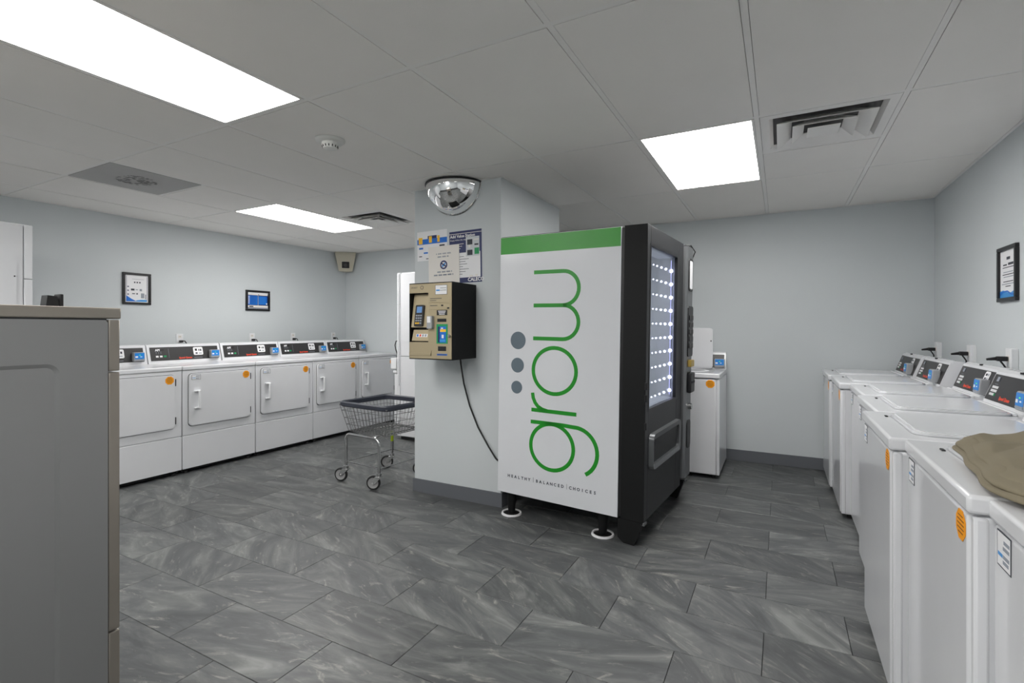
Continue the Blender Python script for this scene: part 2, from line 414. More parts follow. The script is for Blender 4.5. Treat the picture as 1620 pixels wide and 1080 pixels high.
# ceiling vents
def diffuser_vent(cell, label, name='ceiling_vent'):
    x0, x1, y0, y1 = VENTS[cell]; cx, cy = (x0 + x1) / 2, (y0 + y1) / 2; hx, hy = (x1 - x0) / 2 - .002, (y1 - y0) / 2 - .002
    t = thing(name, (cx, cy, CEIL), 0, label, 'vent', 'square ceiling diffusers')
    MB().box(-hx + .02, hx - .02, -hy + .02, hy - .02, 0.024, 0.028).build('backing', 'grey_dark', t, smooth=False)
    def ring(a, b, za, zb, nm):
        # square cone between half-size a (height za) and b (height zb), with thickness
        q = MB(); ax, ay, bx, by = hx * a, hy * a, hx * b, hy * b; th = .003
        vs = []
        for (sx, sy, z) in ((ax, ay, za), (bx, by, zb), (bx, by, zb + th), (ax, ay, za + th)):
            vs += [(-sx, -sy, z), (sx, -sy, z), (sx, sy, z), (-sx, sy, z)]
        fs = []
        for k in range(4):
            o = 4 * k; p = 4 * ((k + 1) % 4)
            for i in range(4): fs.append((o + i, o + (i + 1) % 4, p + (i + 1) % 4, p + i))
        q.add(vs, fs).build(nm, 'grid_white', t, smooth=False)
    ring(1.0, .86, .001, -.001, 'border')
    ring(.86, .80, -.001, .018, 'louvre'); ring(.74, .50, -.022, .014, 'louvre'); ring(.49, .30, -.022, .012, 'louvre')
    MB().box(-hx * .25, hx * .25, -hy * .25, hy * .25, -.020, -.016).build('centre_plate', 'grid_white', t, smooth=False)
cells = list(VENTS)
diffuser_vent((ci(-0.107, GX), ci(2.835, GY)), 'large square white ceiling vent beside the right light panel')
diffuser_vent((ci(-3.797, GX), ci(2.835, GY)), 'small looking square ceiling vent left of the pillar')
x0, x1, y0, y1 = VENTS[(ci(-4.412, GX), ci(1.625, GY))]
t = thing('return_grille', ((x0 + x1) / 2, (y0 + y1) / 2, CEIL), 0, 'flat grey ceiling return grille with a dark dusty patch', 'vent')
hx, hy = (x1 - x0) / 2 - .002, (y1 - y0) / 2 - .002
MB().box(-hx, hx, -hy, hy, -.001, .01).build('plate', 'grey_grille', t, smooth=False)
q = MB(); random.seed(3)
for k in range(90):
    a = random.uniform(0, 6.28); rr = .13 * math.sqrt(random.random()); px, py = rr * math.cos(a) * 1.1, rr * math.sin(a) * .9; s_ = random.uniform(.006, .012)
    q.add([(px - s_, py - s_, -.0016), (px + s_, py - s_, -.0016), (px + s_, py + s_, -.0016), (px - s_, py + s_, -.0016)], [(3, 2, 1, 0)])
o = q.build('dust', 'stain_dark', t, smooth=False, stuff=True)

# smoke detector
t = thing('smoke_detector', (-2.254, 2.03, CEIL), 0, 'round white smoke detector on the ceiling', 'smoke detector')
MB().lathe([(0, 0.0), (.082, 0), (.082, -.006), (.074, -.014), (.05, -.018), (0, -.018)], seg=32).build('base', 'smoke_white', t)
MB().lathe([(.046, -.016), (.046, -.03), (.038, -.05), (.022, -.056), (0, -.056)], seg=28).build('sensor_head', 'smoke_white', t)
q = MB()
for k in range(14):
    a = 2 * math.pi * k / 14; q.cyl((.043 * math.cos(a), .043 * math.sin(a), -.034), (.0405 * math.cos(a), .0405 * math.sin(a), -.046), .0028, seg=6)
q.build('slot_ring', 'seam', t, stuff=True)

# dome mirror under the ceiling on the pillar
t = thing('dome_mirror', (-2.128, PY0, CEIL - 0.005), 0, 'chrome half-dome security mirror on the pillar under the ceiling', 'mirror')
prof = [(.222 * math.cos(R(a)), -.215 * math.sin(R(a)) - .006) for a in range(0, 91, 5)]
MB().lathe(prof, seg=36, a0=180, a1=360, sy=.92).build('dome', 'mirror', t, ang=60)
MB().lathe([(.20, 0), (.228, 0), (.228, -.012), (.222, -.012)], seg=36, a0=180, a1=360, sy=.92).build('rim', 'black_plastic', t)
q = MB()
path = [(.226 * math.cos(R(a)), -.003, -.219 * math.sin(R(a)) - .006) for a in range(0, 181, 6)]
q.tube(path, .004, 6).build('edge_trim', 'chrome', t)

# ------------------------------------------------------------------ shared small parts
def octagon(cx, cz, r):
    return [(cx + r * math.cos(R(22.5 + 45 * k)), cz + r * math.sin(R(22.5 + 45 * k))) for k in range(8)]
def sticker(parent, cx, cz, y, r=.036):
    q = MB().prism(octagon(cx, cz, r), y, y - .0008, m=0)
    q.prism(octagon(cx, cz, r * .93), y - .0008, y - .0010, m=0)
    for k in range(5):
        z = cz + r * (.55 - .26 * k); w = r * (.45 if k in (0, 4) else .62)
        q.box(cx - w, cx + w, y - .0013, y - .0008, z - r * .035, z + r * .035, m=1)
    o = q.build('orange_sticker', ['orange', 'orange_dark'], parent, smooth=False); o['label'] = 'orange eight-sided notice sticker'; return o
def notice(parent, x0, x1, z0, z1, y):
    q = MB().box(x0, x1, y - .0008, y, z0, z1, m=1); e = .003
    q.box(x0 + e, x1 - e, y - .0011, y - .0008, z0 + e, z1 - e, m=0)
    w, h = x1 - x0, z1 - z0
    for k, (a, b, c, mm) in enumerate(((.5, .92, .75, 2), (.45, .9, .58, 2), (.08, .42, .35, 3), (.45, .9, .35, 2), (.45, .85, .2, 2))):
        q.box(x0 + a * w, x0 + b * w, y - .0014, y - .0011, z0 + (c - .05) * h, z0 + (c + .05) * h, m=mm)
    q.build('instruction_label', ['paper', 'ink', 'ink_light', 'sky_blue'], parent, smooth=False)
def card_reader(parent, cx, z0, y0, lean):
    """grey box with a tilted blue face, standing proud of a console"""
    w, h, d = .088, .080, .038
    q = MB().box(-w / 2, w / 2, -d, .004, 0, h, bev=.006)
    r = q.build('card_reader', 'reader_grey', parent, loc=(cx, y0, z0), rot=(lean, 0, 0)); r['label'] = 'blue faced card reader'
    f = MB().prism(rrect(-w / 2 + .006, w / 2 - .006, .02, h - .006, .004), -d, -d - .0015)
    f.box(-.034, -.014, -d - .0022, -d - .0015, .032, .046, m=1).box(.004, .02, -d - .0022, -d - .0015, .036, .042, m=1)
    f.box(-w / 2 + .006, w / 2 - .006, -d - .002, -d - .001, .010, .018, m=2)
    f.box(-.004, .008, -d - .0024, -d - .0015, .052, .056, m=3)
    f.build('face', ['reader_blue', 'paper', 'ink_light', 'led_green'], r)
    return r

# ------------------------------------------------------------------ dryers of the left row
def make_dryer():
    W, D = .682, .70; w = W / 2
    t = thing('front_load_dryer', (0, 0, 0))
    MB().box(-w + .004, w - .004, .010, D, .045, .895, bev=.004, seg=1).build('cabinet', 'enamel', t)
    MB().box(-w + .012, w - .012, .045, D - .02, .012, .046).build('toe_base', 'seam', t)
    for sx in (-1, 1):
        for yy in (.04, D - .06): MB().cyl((sx * (w - .05), yy, 0), (sx * (w - .05), yy, .02), .018, seg=12).build('foot', 'rubber', t)
    MB().box(-w + .001, w - .001, -.006, D, .898, .934, bev=.008, seg=3).build('top', 'enamel', t)
    MB().box(-w + .002, w - .002, 0, .012, .333, .896, bev=.004).build('front_panel', 'enamel_front', t)
    MB().box(-w + .002, w - .002, -.002, .012, .042, .328, bev=.004).build('lower_panel', 'enamel_front', t)
    # door with dark gasket line, inset handle, hinges
    x0, x1, z0, z1 = -w + .05, w - .062, .410, .866
    MB().prism(rrect(x0 - .004, x1 + .004, z0 - .005, z1 + .003, .032), .001, -.0015).build('door_gasket', 'seam', t)
    d = MB(); d.prism(rrect(x0, x1, z0, z1, .03), -.0015, -.013); d.prism(rrect(x0 + .006, x1 - .006, z0 + .006, z1 - .006, .026), -.013, -.016)
    d = d.build('door', 'enamel_front', t)
    hx = x0 + .062; q = MB()
    q.box(hx - .026, hx + .026, -.040, -.016, .705, .718, bev=.003).box(hx - .026, hx + .026, -.040, -.016, .558, .571, bev=.003)
    q.box(hx + .004, hx + .022, -.046, -.030, .560, .716, bev=.004)
    q.build('handle', 'plastic_white', d)
    sticker(d, x1 - .045, .822, -.0162, .036)
    notice(d, x0 + .018, x0 + .095, .812, .856, -.0162)
    for zc in (.80, .475): MB().box(x1 + .0005, x1 + .010, -.012, .0, zc - .03, zc + .03, bev=.002).build('hinge', 'black_plastic', t)
    # console
    y0, zb, lean = .540, .934, -.266
    q = MB().prism([(y0, zb), (y0 + .048, 1.105), (y0 + .075, 1.113), (D - .02, 1.105), (D - .005, zb)], -w + .003, w - .003, 'yz')
    c = q.build('console', 'enamel', t)
    P = MB().box(-w + .026, w - .026, -.003, 0, .026, .155, bev=.001, seg=1).build('control_panel', 'console_dark', c, (0, y0, zb), (lean, 0, 0))
    q = MB(); e = -.0035
    q.text('APP', -.272, e, .118, .028, 0, bold=.001)
    q.box(-.232, -.198, e - .001, e, .118, .136, m=3)
    for k in range(3): q.box(-.272 + k * .034, -.250 + k * .034, e - .0015, e, .058, .074, m=(0, 0, 2)[k])
    for k in range(6): q.box(-.27 + (k % 3) * .02, -.262 + (k % 3) * .02, e - .001, e, .094 + .012 * (k // 3), .097 + .012 * (k // 3), m=1)
    q.box(-.158, -.1565, e - .0008, e, .050, .140, m=1)
    q.text('Speed Queen', -.07, e - .0004, .038, .022, 4, bold=.0012)
    q.box(.07, .15, e - .0006, e, .040, .044, m=1)
    q.prism(rrect(.070, .162, .066, .146, .012), e, e - .001, m=0)
    q.box(.086, .106, e - .0014, e - .001, .108, .130, m=3).box(.088, .108, e - .0014, e - .001, .078, .092, m=5).box(.120, .128, e - .0014, e - .001, .106, .126, m=3).box(.134, .148, e - .0014, e - .001, .106, .126, m=5).box(.120, .148, e - .0014, e - .001, .080, .088, m=1)
    q.build('panel_print', ['paper', 'ink_light', 'green', 'black_plastic', 'red', 'ink'], c, (0, y0, zb), (lean, 0, 0), smooth=False, stuff=True)
    card_reader(t, .262, .965, y0 + .012, -.05)
    return t
dry = make_dryer()
G_D = 'white front-load dryers along the left wall'
DL = ['white front-load dryer next to the grey machine, partly hidden by it', 'white front-load dryer second from the grey machine, nearest with its whole door in view',
      'middle white front-load dryer of the left row', 'white front-load dryer fourth in the left row, behind the wire cart corner', 'white front-load dryer in the far back left corner behind the cart']
DY0, DP = 2.483, .686
for k, l in enumerate(DL):
    o = dry if k == 0 else copy_tree(dry)
    o.location = (-4.55 + (.0, .0, .004, .0, -.003)[k], DY0 + DP * (k - .5), 0); o.rotation_euler = (0, 0, R(90)); tag(o, l, 'dryer', G_D)

# ------------------------------------------------------------------ top-load washers
def make_washer(lid_open=False, W=.627):
    D = .66; w = W / 2; ZT = .90
    t = thing('top_load_washer', (0, 0, 0))
    MB().box(-w + .006, w - .006, .016, D, .030, .856, bev=.012).build('cabinet', 'enamel', t)
    for sx in (-1, 1):
        for yy in (.06, D - .06): MB().cyl((sx * (w - .06), yy, 0), (sx * (w - .06), yy, .034), .02, seg=12).build('foot', 'rubber', t)
    f = MB().box(-w + .004, w - .030, 0, .03, .034, .852, bev=.010, seg=3).build('front_panel', 'enamel_front', t)
    MB().box(w - .028, w - .003, .004, .03, .034, .852, bev=.006, seg=2).build('corner_post', 'enamel', t)
    sticker(f, w - .075, .812, -.0003, .037)
    notice(f, -w + .03, -w + .10, .775, .848, -.0003)
    MB().box(-w + .001, w - .001, -.008, D, .858, ZT, bev=.009, seg=3).build('top', 'enamel', t)
    # lid
    lx0, lx1, ly0, ly1 = -.235, .235, .075, .465
    if not lid_open:
        MB().prism(rrect(lx0 - .004, lx1 + .004, ly0 - .004, ly1 + .004, .05), ZT - .002, ZT + .0012, 'xy').build('lid_gap', 'reader_grey', t)
        l = MB().prism(rrect(lx0, lx1, ly0, ly1, .048), ZT + .0012, ZT + .010, 'xy')
        l.prism(rrect(lx0 + .012, lx1 - .012, ly0 + .012, ly1 - .012, .04), ZT + .010, ZT + .014, 'xy'); l = l.build('lid', 'enamel', t)
        MB().box(lx0 + .05, lx0 + .075, ly0 - .022, ly0 - .012, ZT, ZT + .004, bev=.001, seg=1).build('lid_switch', 'black_plastic', t)
        MB().box(lx0 + .02, lx1 - .02, ly1 - .002, ly1 + .012, ZT, ZT + .012, bev=.003).build('lid_hinge', 'plastic_white', t)
    else:
        MB().prism(rrect(lx0, lx1, ly0, ly1, .05), ZT + .0005, ZT + .002, 'xy').build('opening', 'reader_grey', t)
        MB().lathe([(.20, .002), (.17, .006), (.165, .002)], (0, .27, ZT), 32).build('tub_ring', 'plastic_white', t)
        l = MB().prism(rrect(-.225, .205, 0, .385, .03), -.010, .012); l.prism(rrect(-.213, .193, .012, .373, .025), -.016, -.010)
        l = l.build('lid', 'enamel', t, (0, .485, ZT + .006), (-.03, 0, 0)); l['label'] = 'open upright lid'
        q = MB()
        for a in range(2):
            for b in range(4): q.box(-.03 + a * .034, -.002 + a * .034, -.018, -.0155, .195 + b * .027, .217 + b * .027)
        q.build('lid_slots', 'seam', l, smooth=False)
        MB().box(.186, .196, -.020, -.0155, .255, .268, bev=.002).build('latch', 'black_plastic', l)
    # console
    y0, zb, lean = .51, ZT, -.352
    q = MB().prism([(y0, zb), (y0 + .055, zb + .150), (y0 + .075, zb + .162), (D - .03, zb + .156), (D - .005, zb)], -w + .003, w - .003, 'yz')
    c = q.build('console', 'enamel', t)
    MB().box(-w + .016, w - .016, -.003, 0, .016, .146, bev=.001, seg=1).build('control_panel', 'console_dark', c, (0, y0, zb), (lean, 0, 0))
    q = MB(); e = -.0035
    q.box(-.25, -.225, e - .001, e, .112, .134, m=1).box(-.222, -.21, e - .0008, e, .112, .134, m=3)
    for k in range(3): q.box(-.25 + .014 * k, -.243 + .014 * k, e - .0008, e, .096, .099, m=1)
    for a in range(4):
        for b in range(3): q.box(-.262 + a * .0185, -.249 + a * .0185, e - .0015, e, .040 + b * .018, .052 + b * .018, m=2 if (a == 3 and b == 0) else 0)
    q.text('Speed Queen', -.13, e - .0004, .030, .022, 4, bold=.0012)
    q.prism(rrect(.105, .175, .030, .142, .014), e, e - .001, m=0)
    for k in range(3): q.box(.118, .142, e - .0014, e - .001, .118 - .022 * k, .130 - .022 * k, m=3); q.box(.150, .164, e - .0014, e - .001, .118 - .022 * k, .130 - .022 * k, m=1)
    q.build('panel_print', ['paper', 'ink_light', 'green', 'ink', 'red'], c, (0, y0, zb), (lean, 0, 0), smooth=False, stuff=True)
    for xx in (-.04,): MB().cyl((xx, y0 + .062, zb + .156), (xx, y0 + .062, zb + .164), .008, seg=10).build('knob_screw', 'black_plastic', c)
    card_reader(t, .262 if lid_open else .200, zb + .018, y0 + .012, -.1)
    return t
was = make_washer()
G_W = 'white top-load washers along the right wall'
WL = ['white top-load washer of the right row standing against the back wall', 'white top-load washer second from the back wall in the right row',
      'white top-load washer third from the back wall, set back a little from its neighbours', 'white top-load washer fourth from the back wall in the right row',
      'white top-load washer just beyond the khaki garment, its bare lid in full view', 'white top-load washer with the khaki garment lying on its lid', 'white top-load washer nearest the camera, cut by the right edge of the photo']
WX = [.335, .352, .408, .378, .325, .365, .397]
for k, l in enumerate(WL):
    o = was if k == 0 else copy_tree(was)
    o.location = (WX[k], (5.218, 4.588, 3.945, 3.312, 2.68, 2.05, 1.42)[k] - .3135, 0); o.rotation_euler = (0, 0, R(-90)); tag(o, l, 'washer', G_W)
o = make_washer(True)
o.location = (-.757, 4.50, 0); o.scale = (1, 1, .98); tag(o, 'white top-load washer with its lid open, standing behind the vending machine', 'washer')

# ------------------------------------------------------------------ stacked dryers
def stack_dryer(loc, rz, H, label, hinge_left):
    W, D = .69, .74; w = W / 2
    t = thing('stacked_dryer', loc, rz, label, 'dryer')
    MB().box(-w, w, .012, D, .04, H, bev=.006).build('cabinet', 'enamel', t)
    MB().box(-w + .01, w - .01, .05, D - .02, 0, .041).build('toe_base', 'seam', t)
    for nm, z0, z1 in (('lower_door_panel', .05, H * .5 - .004), ('upper_door_panel', H * .5 + .004, H - .012)):
        p = MB().box(-w + (.05 if hinge_left else .004), w - (.05 if not hinge_left else .004), -.004, .013, z0, z1, bev=.004).build(nm, 'enamel_front', t)
        MB().prism(rrect(-.24, .26, z0 + .16, z1 - .20, .03), -.003, -.010).build('door', 'enamel_front', p)
    sx = -1 if hinge_left else 1
    for z0, z1 in ((.05, H * .81 - .002), (H * .81 + .002, H - .004)):
        a, b = sorted((sx * (w - .001), sx * (w - .045)))
        MB().box(a, b, -.006, .013, z0, z1, bev=.003).build('edge_trim', 'enamel', t)
    return t
s1 = stack_dryer((-4.55, 1.50 - .345, 0), R(90), 1.972, 'tall white stacked dryer at the left edge behind the grey machine', False)
MB().cyl((.345 - .095, -.004, 1.612), (.345 - .095, -.009, 1.612), .012, seg=14).cyl((.345 - .095, -.009, 1.612), (.345 - .095, -.011, 1.612), .005, seg=8, m=1).build('key_lock', ['chrome', 'seam'], s1)
s2 = stack_dryer((-3.835 + .345, 4.42, 0), 0, 1.892, 'tall white stacked dryer half hidden behind the pillar', True)
q = MB()
for k in range(42): q.cyl((-.345 + .028, -.010, .62 + k * .030), (-.345 + .028, -.010, .645 + k * .030), .0075, seg=8)
q.build('piano_hinge', 'enamel', s2)
MB().box(-.428, -.346, -.02, .10, .80, .925, bev=.006).box(-.40, -.346, -.012, .09, .755, .785, bev=.004).build('reader_box', 'plastic_white', s2)
MB().box(-.385, -.346, -.004, .05, .06, .745, bev=.005).build('lower_edge_trim', 'enamel', s2)
q = MB().tube([(-.37, .05, 1.12), (-.40, .04, 1.115), (-.415, .04, 1.07), (-.405, .04, 1.02), (-.375, .04, .96), (-.36, .042, .93)], .006, 8)
q.box(-.378, -.344, .035, .065, 1.105, 1.135).build('reader_cord', 'black_plastic', s2)

# ------------------------------------------------------------------ grey front-load washer on pedestal (foreground left)
t = thing('front_load_washer', (-1.759 - .345, .781, 0), R(180), 'large silver grey front-load machine cut off at the left edge of the photo', 'washer')
w = .345; D = .76
def emboss(x, nx, y0, y1, z0, z1, iy0, iy1, iz0, iz1, dep, rr):
    """side sheet at x with a pressed-in rounded panel"""
    q = MB(); a = rrect(iy0, iy1, iz0, iz1, rr, 6); b = rrect(iy0 + .010, iy1 - .010, iz0 + .010, iz1 - .010, rr - .008, 6); n = len(a)
    outer = []
    for (py, pz) in a:   # outer loop stretched to the sheet border
        ty = (py - (iy0 + iy1) / 2) / ((iy1 - iy0) / 2); tz = (pz - (iz0 + iz1) / 2) / ((iz1 - iz0) / 2)
        m_ = max(abs(ty), abs(tz)); ty /= m_; tz /= m_
        outer.append(((y0 + y1) / 2 + ty * (y1 - y0) / 2, (z0 + z1) / 2 + tz * (z1 - z0) / 2))
    vs = [(x, *p) for p in outer] + [(x, *p) for p in a] + [(x - nx * dep, *p) for p in b]
    fs = []
    for i in range(n):
        j = (i + 1) % n; fs += [(i, j, n + j, n + i), (n + i, n + j, 2 * n + j, 2 * n + i)]
    fs.append([2 * n + i for i in range(n)])
    return q.add(vs, fs)
MB().box(-w + .012, w - .012, .03, D - .01, .018, 1.285).build('cabinet', 'steel_grey', t)
emboss(-w + .001, -1, .030, D, .018, 1.285, .143, D - .09, .12, 1.163, .004, .03).build('side_panel', 'steel_grey', t, ang=20)
emboss(w - .001, 1, .030, D, .018, 1.285, .143, D - .09, .12, 1.163, .004, .03).build('side_panel', 'steel_grey', t, ang=20)
MB().box(-w, w, -.004, D, 1.289, 1.322, bev=.004).build('top', 'steel_warm', t)
MB().box(-w, w, .0, .029, 1.133, 1.286, bev=.003).build('control_panel', 'steel_warm', t)
dp = MB().box(-w, w, .0, .029, .359, 1.129, bev=.003).build('front_panel', 'steel_warm', t)
MB().lathe([(.20, 0), (.25, .01), (.25, .04), (.20, .05), (.17, .03)], (0, 0, 0), 36).build('door_ring', 'chrome', dp, (0, 0, .78), (R(90), 0, 0))
MB().lathe([(0, .03), (.1, .028), (.172, .01)], (0, 0, 0), 36).build('door_window', 'black_plastic', dp, (0, 0, .78), (R(90), 0, 0))
MB().box(-w, w, .0, .029, 0.018, .354, bev=.003).build('kick_panel', 'steel_warm', t)
MB().box(-w + .02, w - .02, .03, D - .02, 0, .016).build('toe_base', 'seam', t)
MB().box(-w + .003, w - .003, .033, D - .003, 1.285, 1.2895).build('top_gasket', 'seam', t)
q = MB().prism([(0, 0), (.032, 0), (.028, .036), (.006, .034)], -.02, .02, 'yz').box(-.02, .02, -.010, -.001, 0, .041, bev=.002)
o = q.build('card_reader_head', 'black_plastic', None, (-1.92, .688, 1.3222), (0, 0, R(180))); tag(o, 'small black plastic reader box on top of the grey machine', 'card reader')

# ------------------------------------------------------------------ vending machine
PH = R(4.2); TILT = .016
V = thing('vending_machine', (-.682 - .012, 2.895, 0), R(90) - PH, 'black vending machine with white side reading grow in green', 'vending machine')
V.rotation_euler = (TILT, 0, R(90) - PH)
WV, DV, ZB, ZT = 1.02, 1.005, .145, 1.86
# cabinet shell (open front, so that the glass looks into it)
q = MB(); y0 = .155
q.box(.004, .03, y0, DV, ZB, ZT).box(WV - .03, WV - .004, y0, DV, ZB, ZT).box(.03, WV - .03, DV - .03, DV, ZB, ZT).box(.03, WV - .03, y0, DV - .03, ZT - .03, ZT).box(.03, WV - .03, y0, DV - .03, ZB, ZB + .04)
q.build('cabinet', 'black_metal', V, smooth=False)
q = MB(); q.box(.051, .06, .139, .62, .72, ZT - .062).box(.692, .702, .139, .62, .72, ZT - .062).box(.06, .692, .61, .62, .72, ZT - .062).box(.051, .702, .139, .62, .71, .72).box(.051, .702, .139, .62, ZT - .062, ZT - .0605)
q.build('interior_lining', 'interior_grey', V, smooth=False)
# white printed side panel on local x = 0 with its lettering
side = MB().box(-.004, .004, y0, DV, ZB, ZT - .004, bev=.001, seg=1).build('side_panel', 'vend_white', V)
MB().box(-.0048, -.004, y0 + .004, DV - .002, 1.742, ZT - .006).build('green_band', 'logo_green', side, smooth=False)
X0, X1, SW = -.004, -.0055, .0245
def arc(c, r, a0, a1, n=14, ry=None): return [(c[0] + r * math.cos(R(a0 + (a1 - a0) * i / n)), c[1] + (ry or r) * math.sin(R(a0 + (a1 - a0) * i / n))) for i in range(n + 1)]
# w: two rounded humps towards the front (smaller y)
q = MB()
q.ribbon([(.742, 1.612), (.53, 1.612)] + arc((.53, 1.505), .107, 90, 270, 18)[1:] + [(.742, 1.398)], SW, X0, X1)
q.ribbon([(.53, 1.398)] + arc((.53, 1.292), .107, 90, 270, 18)[1:] + [(.742, 1.185)], SW, X0, X1)
q.build('letter_w', 'letter_green', side, smooth=False)
MB().ribbon(arc((.586, .982), .152, 0, 360, 48, .146)[:-1], SW, X0, X1, closed=True).build('letter_o', 'letter_green', side, smooth=False)
q = MB(); q.ribbon([(.748, .722), (.428, .722)], SW, X0, X1); q.ribbon([(.741, .832), (.736, .80), (.722, .77), (.70, .746), (.668, .730), (.63, .722)], SW, X0, X1); q.build('letter_r', 'letter_green', side, smooth=False)
q = MB(); q.ribbon(arc((.597, .497), .152, 0, 360, 48, .146)[:-1], SW, X0, X1, closed=True)
q.ribbon([(.752, .644), (.60, .645), (.52, .645), (.45, .642)] + arc((.437, .492), .150, 88, 240, 18), SW, X0, X1); q.build('letter_g', 'letter_green', side, smooth=False)
for cy, cz, r_ in ((.857, 1.168, .058), (.859, 1.004, .049), (.863, .858, .042)):
    MB().prism(arc((cy, cz), r_, 0, 360, 32)[:-1], X0, X1, 'yz').build('slate_dot', 'dot_slate', side, smooth=False)
q = MB()
def spaced(txt, y, z, size, pitch):
    for ch in txt:
        if ch != ' ': q.text(ch, X0 - .0008, y, z, size, 0, 'yz', -1, bold=.0011, align='CENTER')
        y -= pitch
spaced('HEALTHY', .915, .254, .026, .0262)
spaced('BALANCED', .700, .254, .026, .0262)
spaced('CHOICES', .462, .254, .026, .0272)
for yy in (.727, .486): q.box(X0 - .001, X0, yy - .0008, yy + .0008, .25, .282)
q.build('tagline', 'tag_ink', side, smooth=False)
# door: frame round the window, window, chute
door = MB(); DX1 = .828
gx0, gx1, gz0, gz1 = .060, .690, .785, 1.748
door.box(0, gx0, 0, .138, ZB, ZT, bev=.003).box(gx1, DX1, 0, .138, ZB, ZT, bev=.003).box(gx0, gx1, 0, .138, gz1, ZT, bev=.003).box(gx0, gx1, 0, .138, ZB, gz0, bev=.003)
door = door.build('door', 'door_grey', V)
q = MB(); e = .014
q.box(.002, .05, .138, .156, ZB + .01, ZT - .01).box(WV - .05, WV - .002, .138, .156, ZB + .01, ZT - .01).box(.05, WV - .05, .138, .156, ZT - .06, ZT - .01).box(.05, WV - .05, .138, .156, ZB + .01, .70)
q.build('door_gasket', 'black_plastic', V, smooth=False)
MB().box(-.0012, .002, .0, .138, ZB, ZT, bev=.0005, seg=1).build('door_side', 'black_metal', door)
MB().box(gx0 + .001, gx1 - .001, .018, .024, gz0 + .001, gz1 - .001).build('glass_pane', 'door_glass', door, smooth=False)
q = MB(); q.box(gx0 - .008, gx0 + .006, -.002, .016, gz0 - .008, gz1 + .008).box(gx1 - .03, gx1 + .01, -.002, .016, gz0 - .008, gz1 + .008).box(gx0 + .006, gx1 - .03, -.002, .016, gz1 - .006, gz1 + .008).box(gx0 + .006, gx1 - .03, -.002, .016, gz0 - .008, gz0 + .006)
q.build('glass_frame', 'black_plastic', door, smooth=False)
MB().box(gx0 + .012, gx0 + .05, .0165, .018, gz1 - .085, gz1 - .012).build('door_tag', 'paper', door, smooth=False)
# lit strip on the far jamb of the window, rows of glowing dots imitating its reflections in the pane
q = MB().box(gx1 - .004, gx1, .026, .137, gz0, gz1).box(gx0, gx1 - .004, .026, .137, gz1 - .004, gz1).box(gx0, gx1 - .004, .026, .137, gz0, gz0 + .004)
q.build('door_liner', 'interior_grey', door, smooth=False)
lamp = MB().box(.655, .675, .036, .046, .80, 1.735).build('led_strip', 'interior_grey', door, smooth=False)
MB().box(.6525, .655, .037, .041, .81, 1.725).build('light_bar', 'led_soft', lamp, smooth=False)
MB().box(.062, .066, .055, .085, .81, 1.725).build('added_fill_bar', 'fill_glow', lamp, smooth=False)  # hidden fill light on the near jamb, added to brighten the interior
def ball(r): return MB().lathe([(r * math.cos(R(a)), r * math.sin(R(a))) for a in range(-90, 91, 30)], seg=10)
protos = {}
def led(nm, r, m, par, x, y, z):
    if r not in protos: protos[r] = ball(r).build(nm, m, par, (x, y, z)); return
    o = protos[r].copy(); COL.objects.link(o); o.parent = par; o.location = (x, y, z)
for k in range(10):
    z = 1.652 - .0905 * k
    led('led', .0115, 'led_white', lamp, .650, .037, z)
    for x, r in ((.240, .0045), (.315, .0055), (.412, .0068), (.515, .0082)): led('led_reflection', r, 'reflection_glow', lamp, x, .037, z)
# delivery chute
q = MB(); oc = [(x, z) for x, z in rrect(.078, .725, .43, .64, .035)]
ic = rrect(.108, .695, .458, .606, .02)
n = len(oc); vs = [(x, 0.0, z) for x, z in oc] + [(x, -.028, z) for x, z in [(a * .985 + .006, b * .985 + .008) for a, b in oc]] + [(x, -.022, z) for x, z in ic] + [(x, .05, z) for x, z in ic]
fs = []
for k in range(3):
    for i in range(n): j = (i + 1) % n; fs.append((k * n + i, k * n + j, (k + 1) * n + j, (k + 1) * n + i))
q.add(vs, fs); ch = q.build('delivery_chute', 'strip_grey', door)
MB().prism(ic, .0, -.004).build('chute_recess', 'black_plastic', ch)
q = MB().add([(.125, -.006, .47), (.68, -.006, .47), (.655, -.016, .60), (.15, -.016, .60), (.125, -.002, .47), (.68, -.002, .47), (.655, -.005, .60), (.15, -.005, .60)],
             [(0, 1, 2, 3), (7, 6, 5, 4), (0, 4, 5, 1), (1, 5, 6, 2), (2, 6, 7, 3), (3, 7, 4, 0)]); q.build('chute_flap', 'door_grey', ch, smooth=False)
# control strip on the far side
cs = MB(); cs.prism([(DX1 + .004, .138), (DX1 + .004, -.012), (DX1 + .02, -.028), (WV - .03, -.028), (WV, -.008), (WV, .138)], ZB + .05, ZT - .015, 'xy')
cs = cs.build('control_strip', 'strip_grey', V, smooth=False)
MB().prism(rrect(.865, .975, 1.53, 1.76, .02), -.0275, -.034).build('display_window', 'black_plastic', cs)
MB().prism(rrect(.88, .955, 1.545, 1.745, .015), -.034, -.036).build('menu_card', 'paper', cs)
q = MB().prism(rrect(.85, .99, 1.06, 1.42, .02), -.0275, -.036); kp = q.build('keypad_panel', 'black_plastic', cs)
q = MB()
for a in range(3):
    for b in range(5): q.box(.868 + a * .038, .898 + a * .038, -.043, -.036, 1.12 + b * .05, 1.155 + b * .05, bev=.003, seg=1)
q.build('keys', 'console_dark', kp)
MB().box(.87, .97, -.055, -.0275, .985, 1.035, bev=.006).build('coin_slot', 'brass', cs)
MB().box(.86, .98, -.058, -.0275, .80, .945, bev=.010).build('bill_acceptor', 'black_plastic', cs)
MB().box(.875, .965, -.061, -.058, .87, .885).build('bill_slot', 'seam', cs)
MB().prism(rrect(.875, .97, .40, .60, .03), -.0275, -.034).build('coin_return', 'black_plastic', cs)
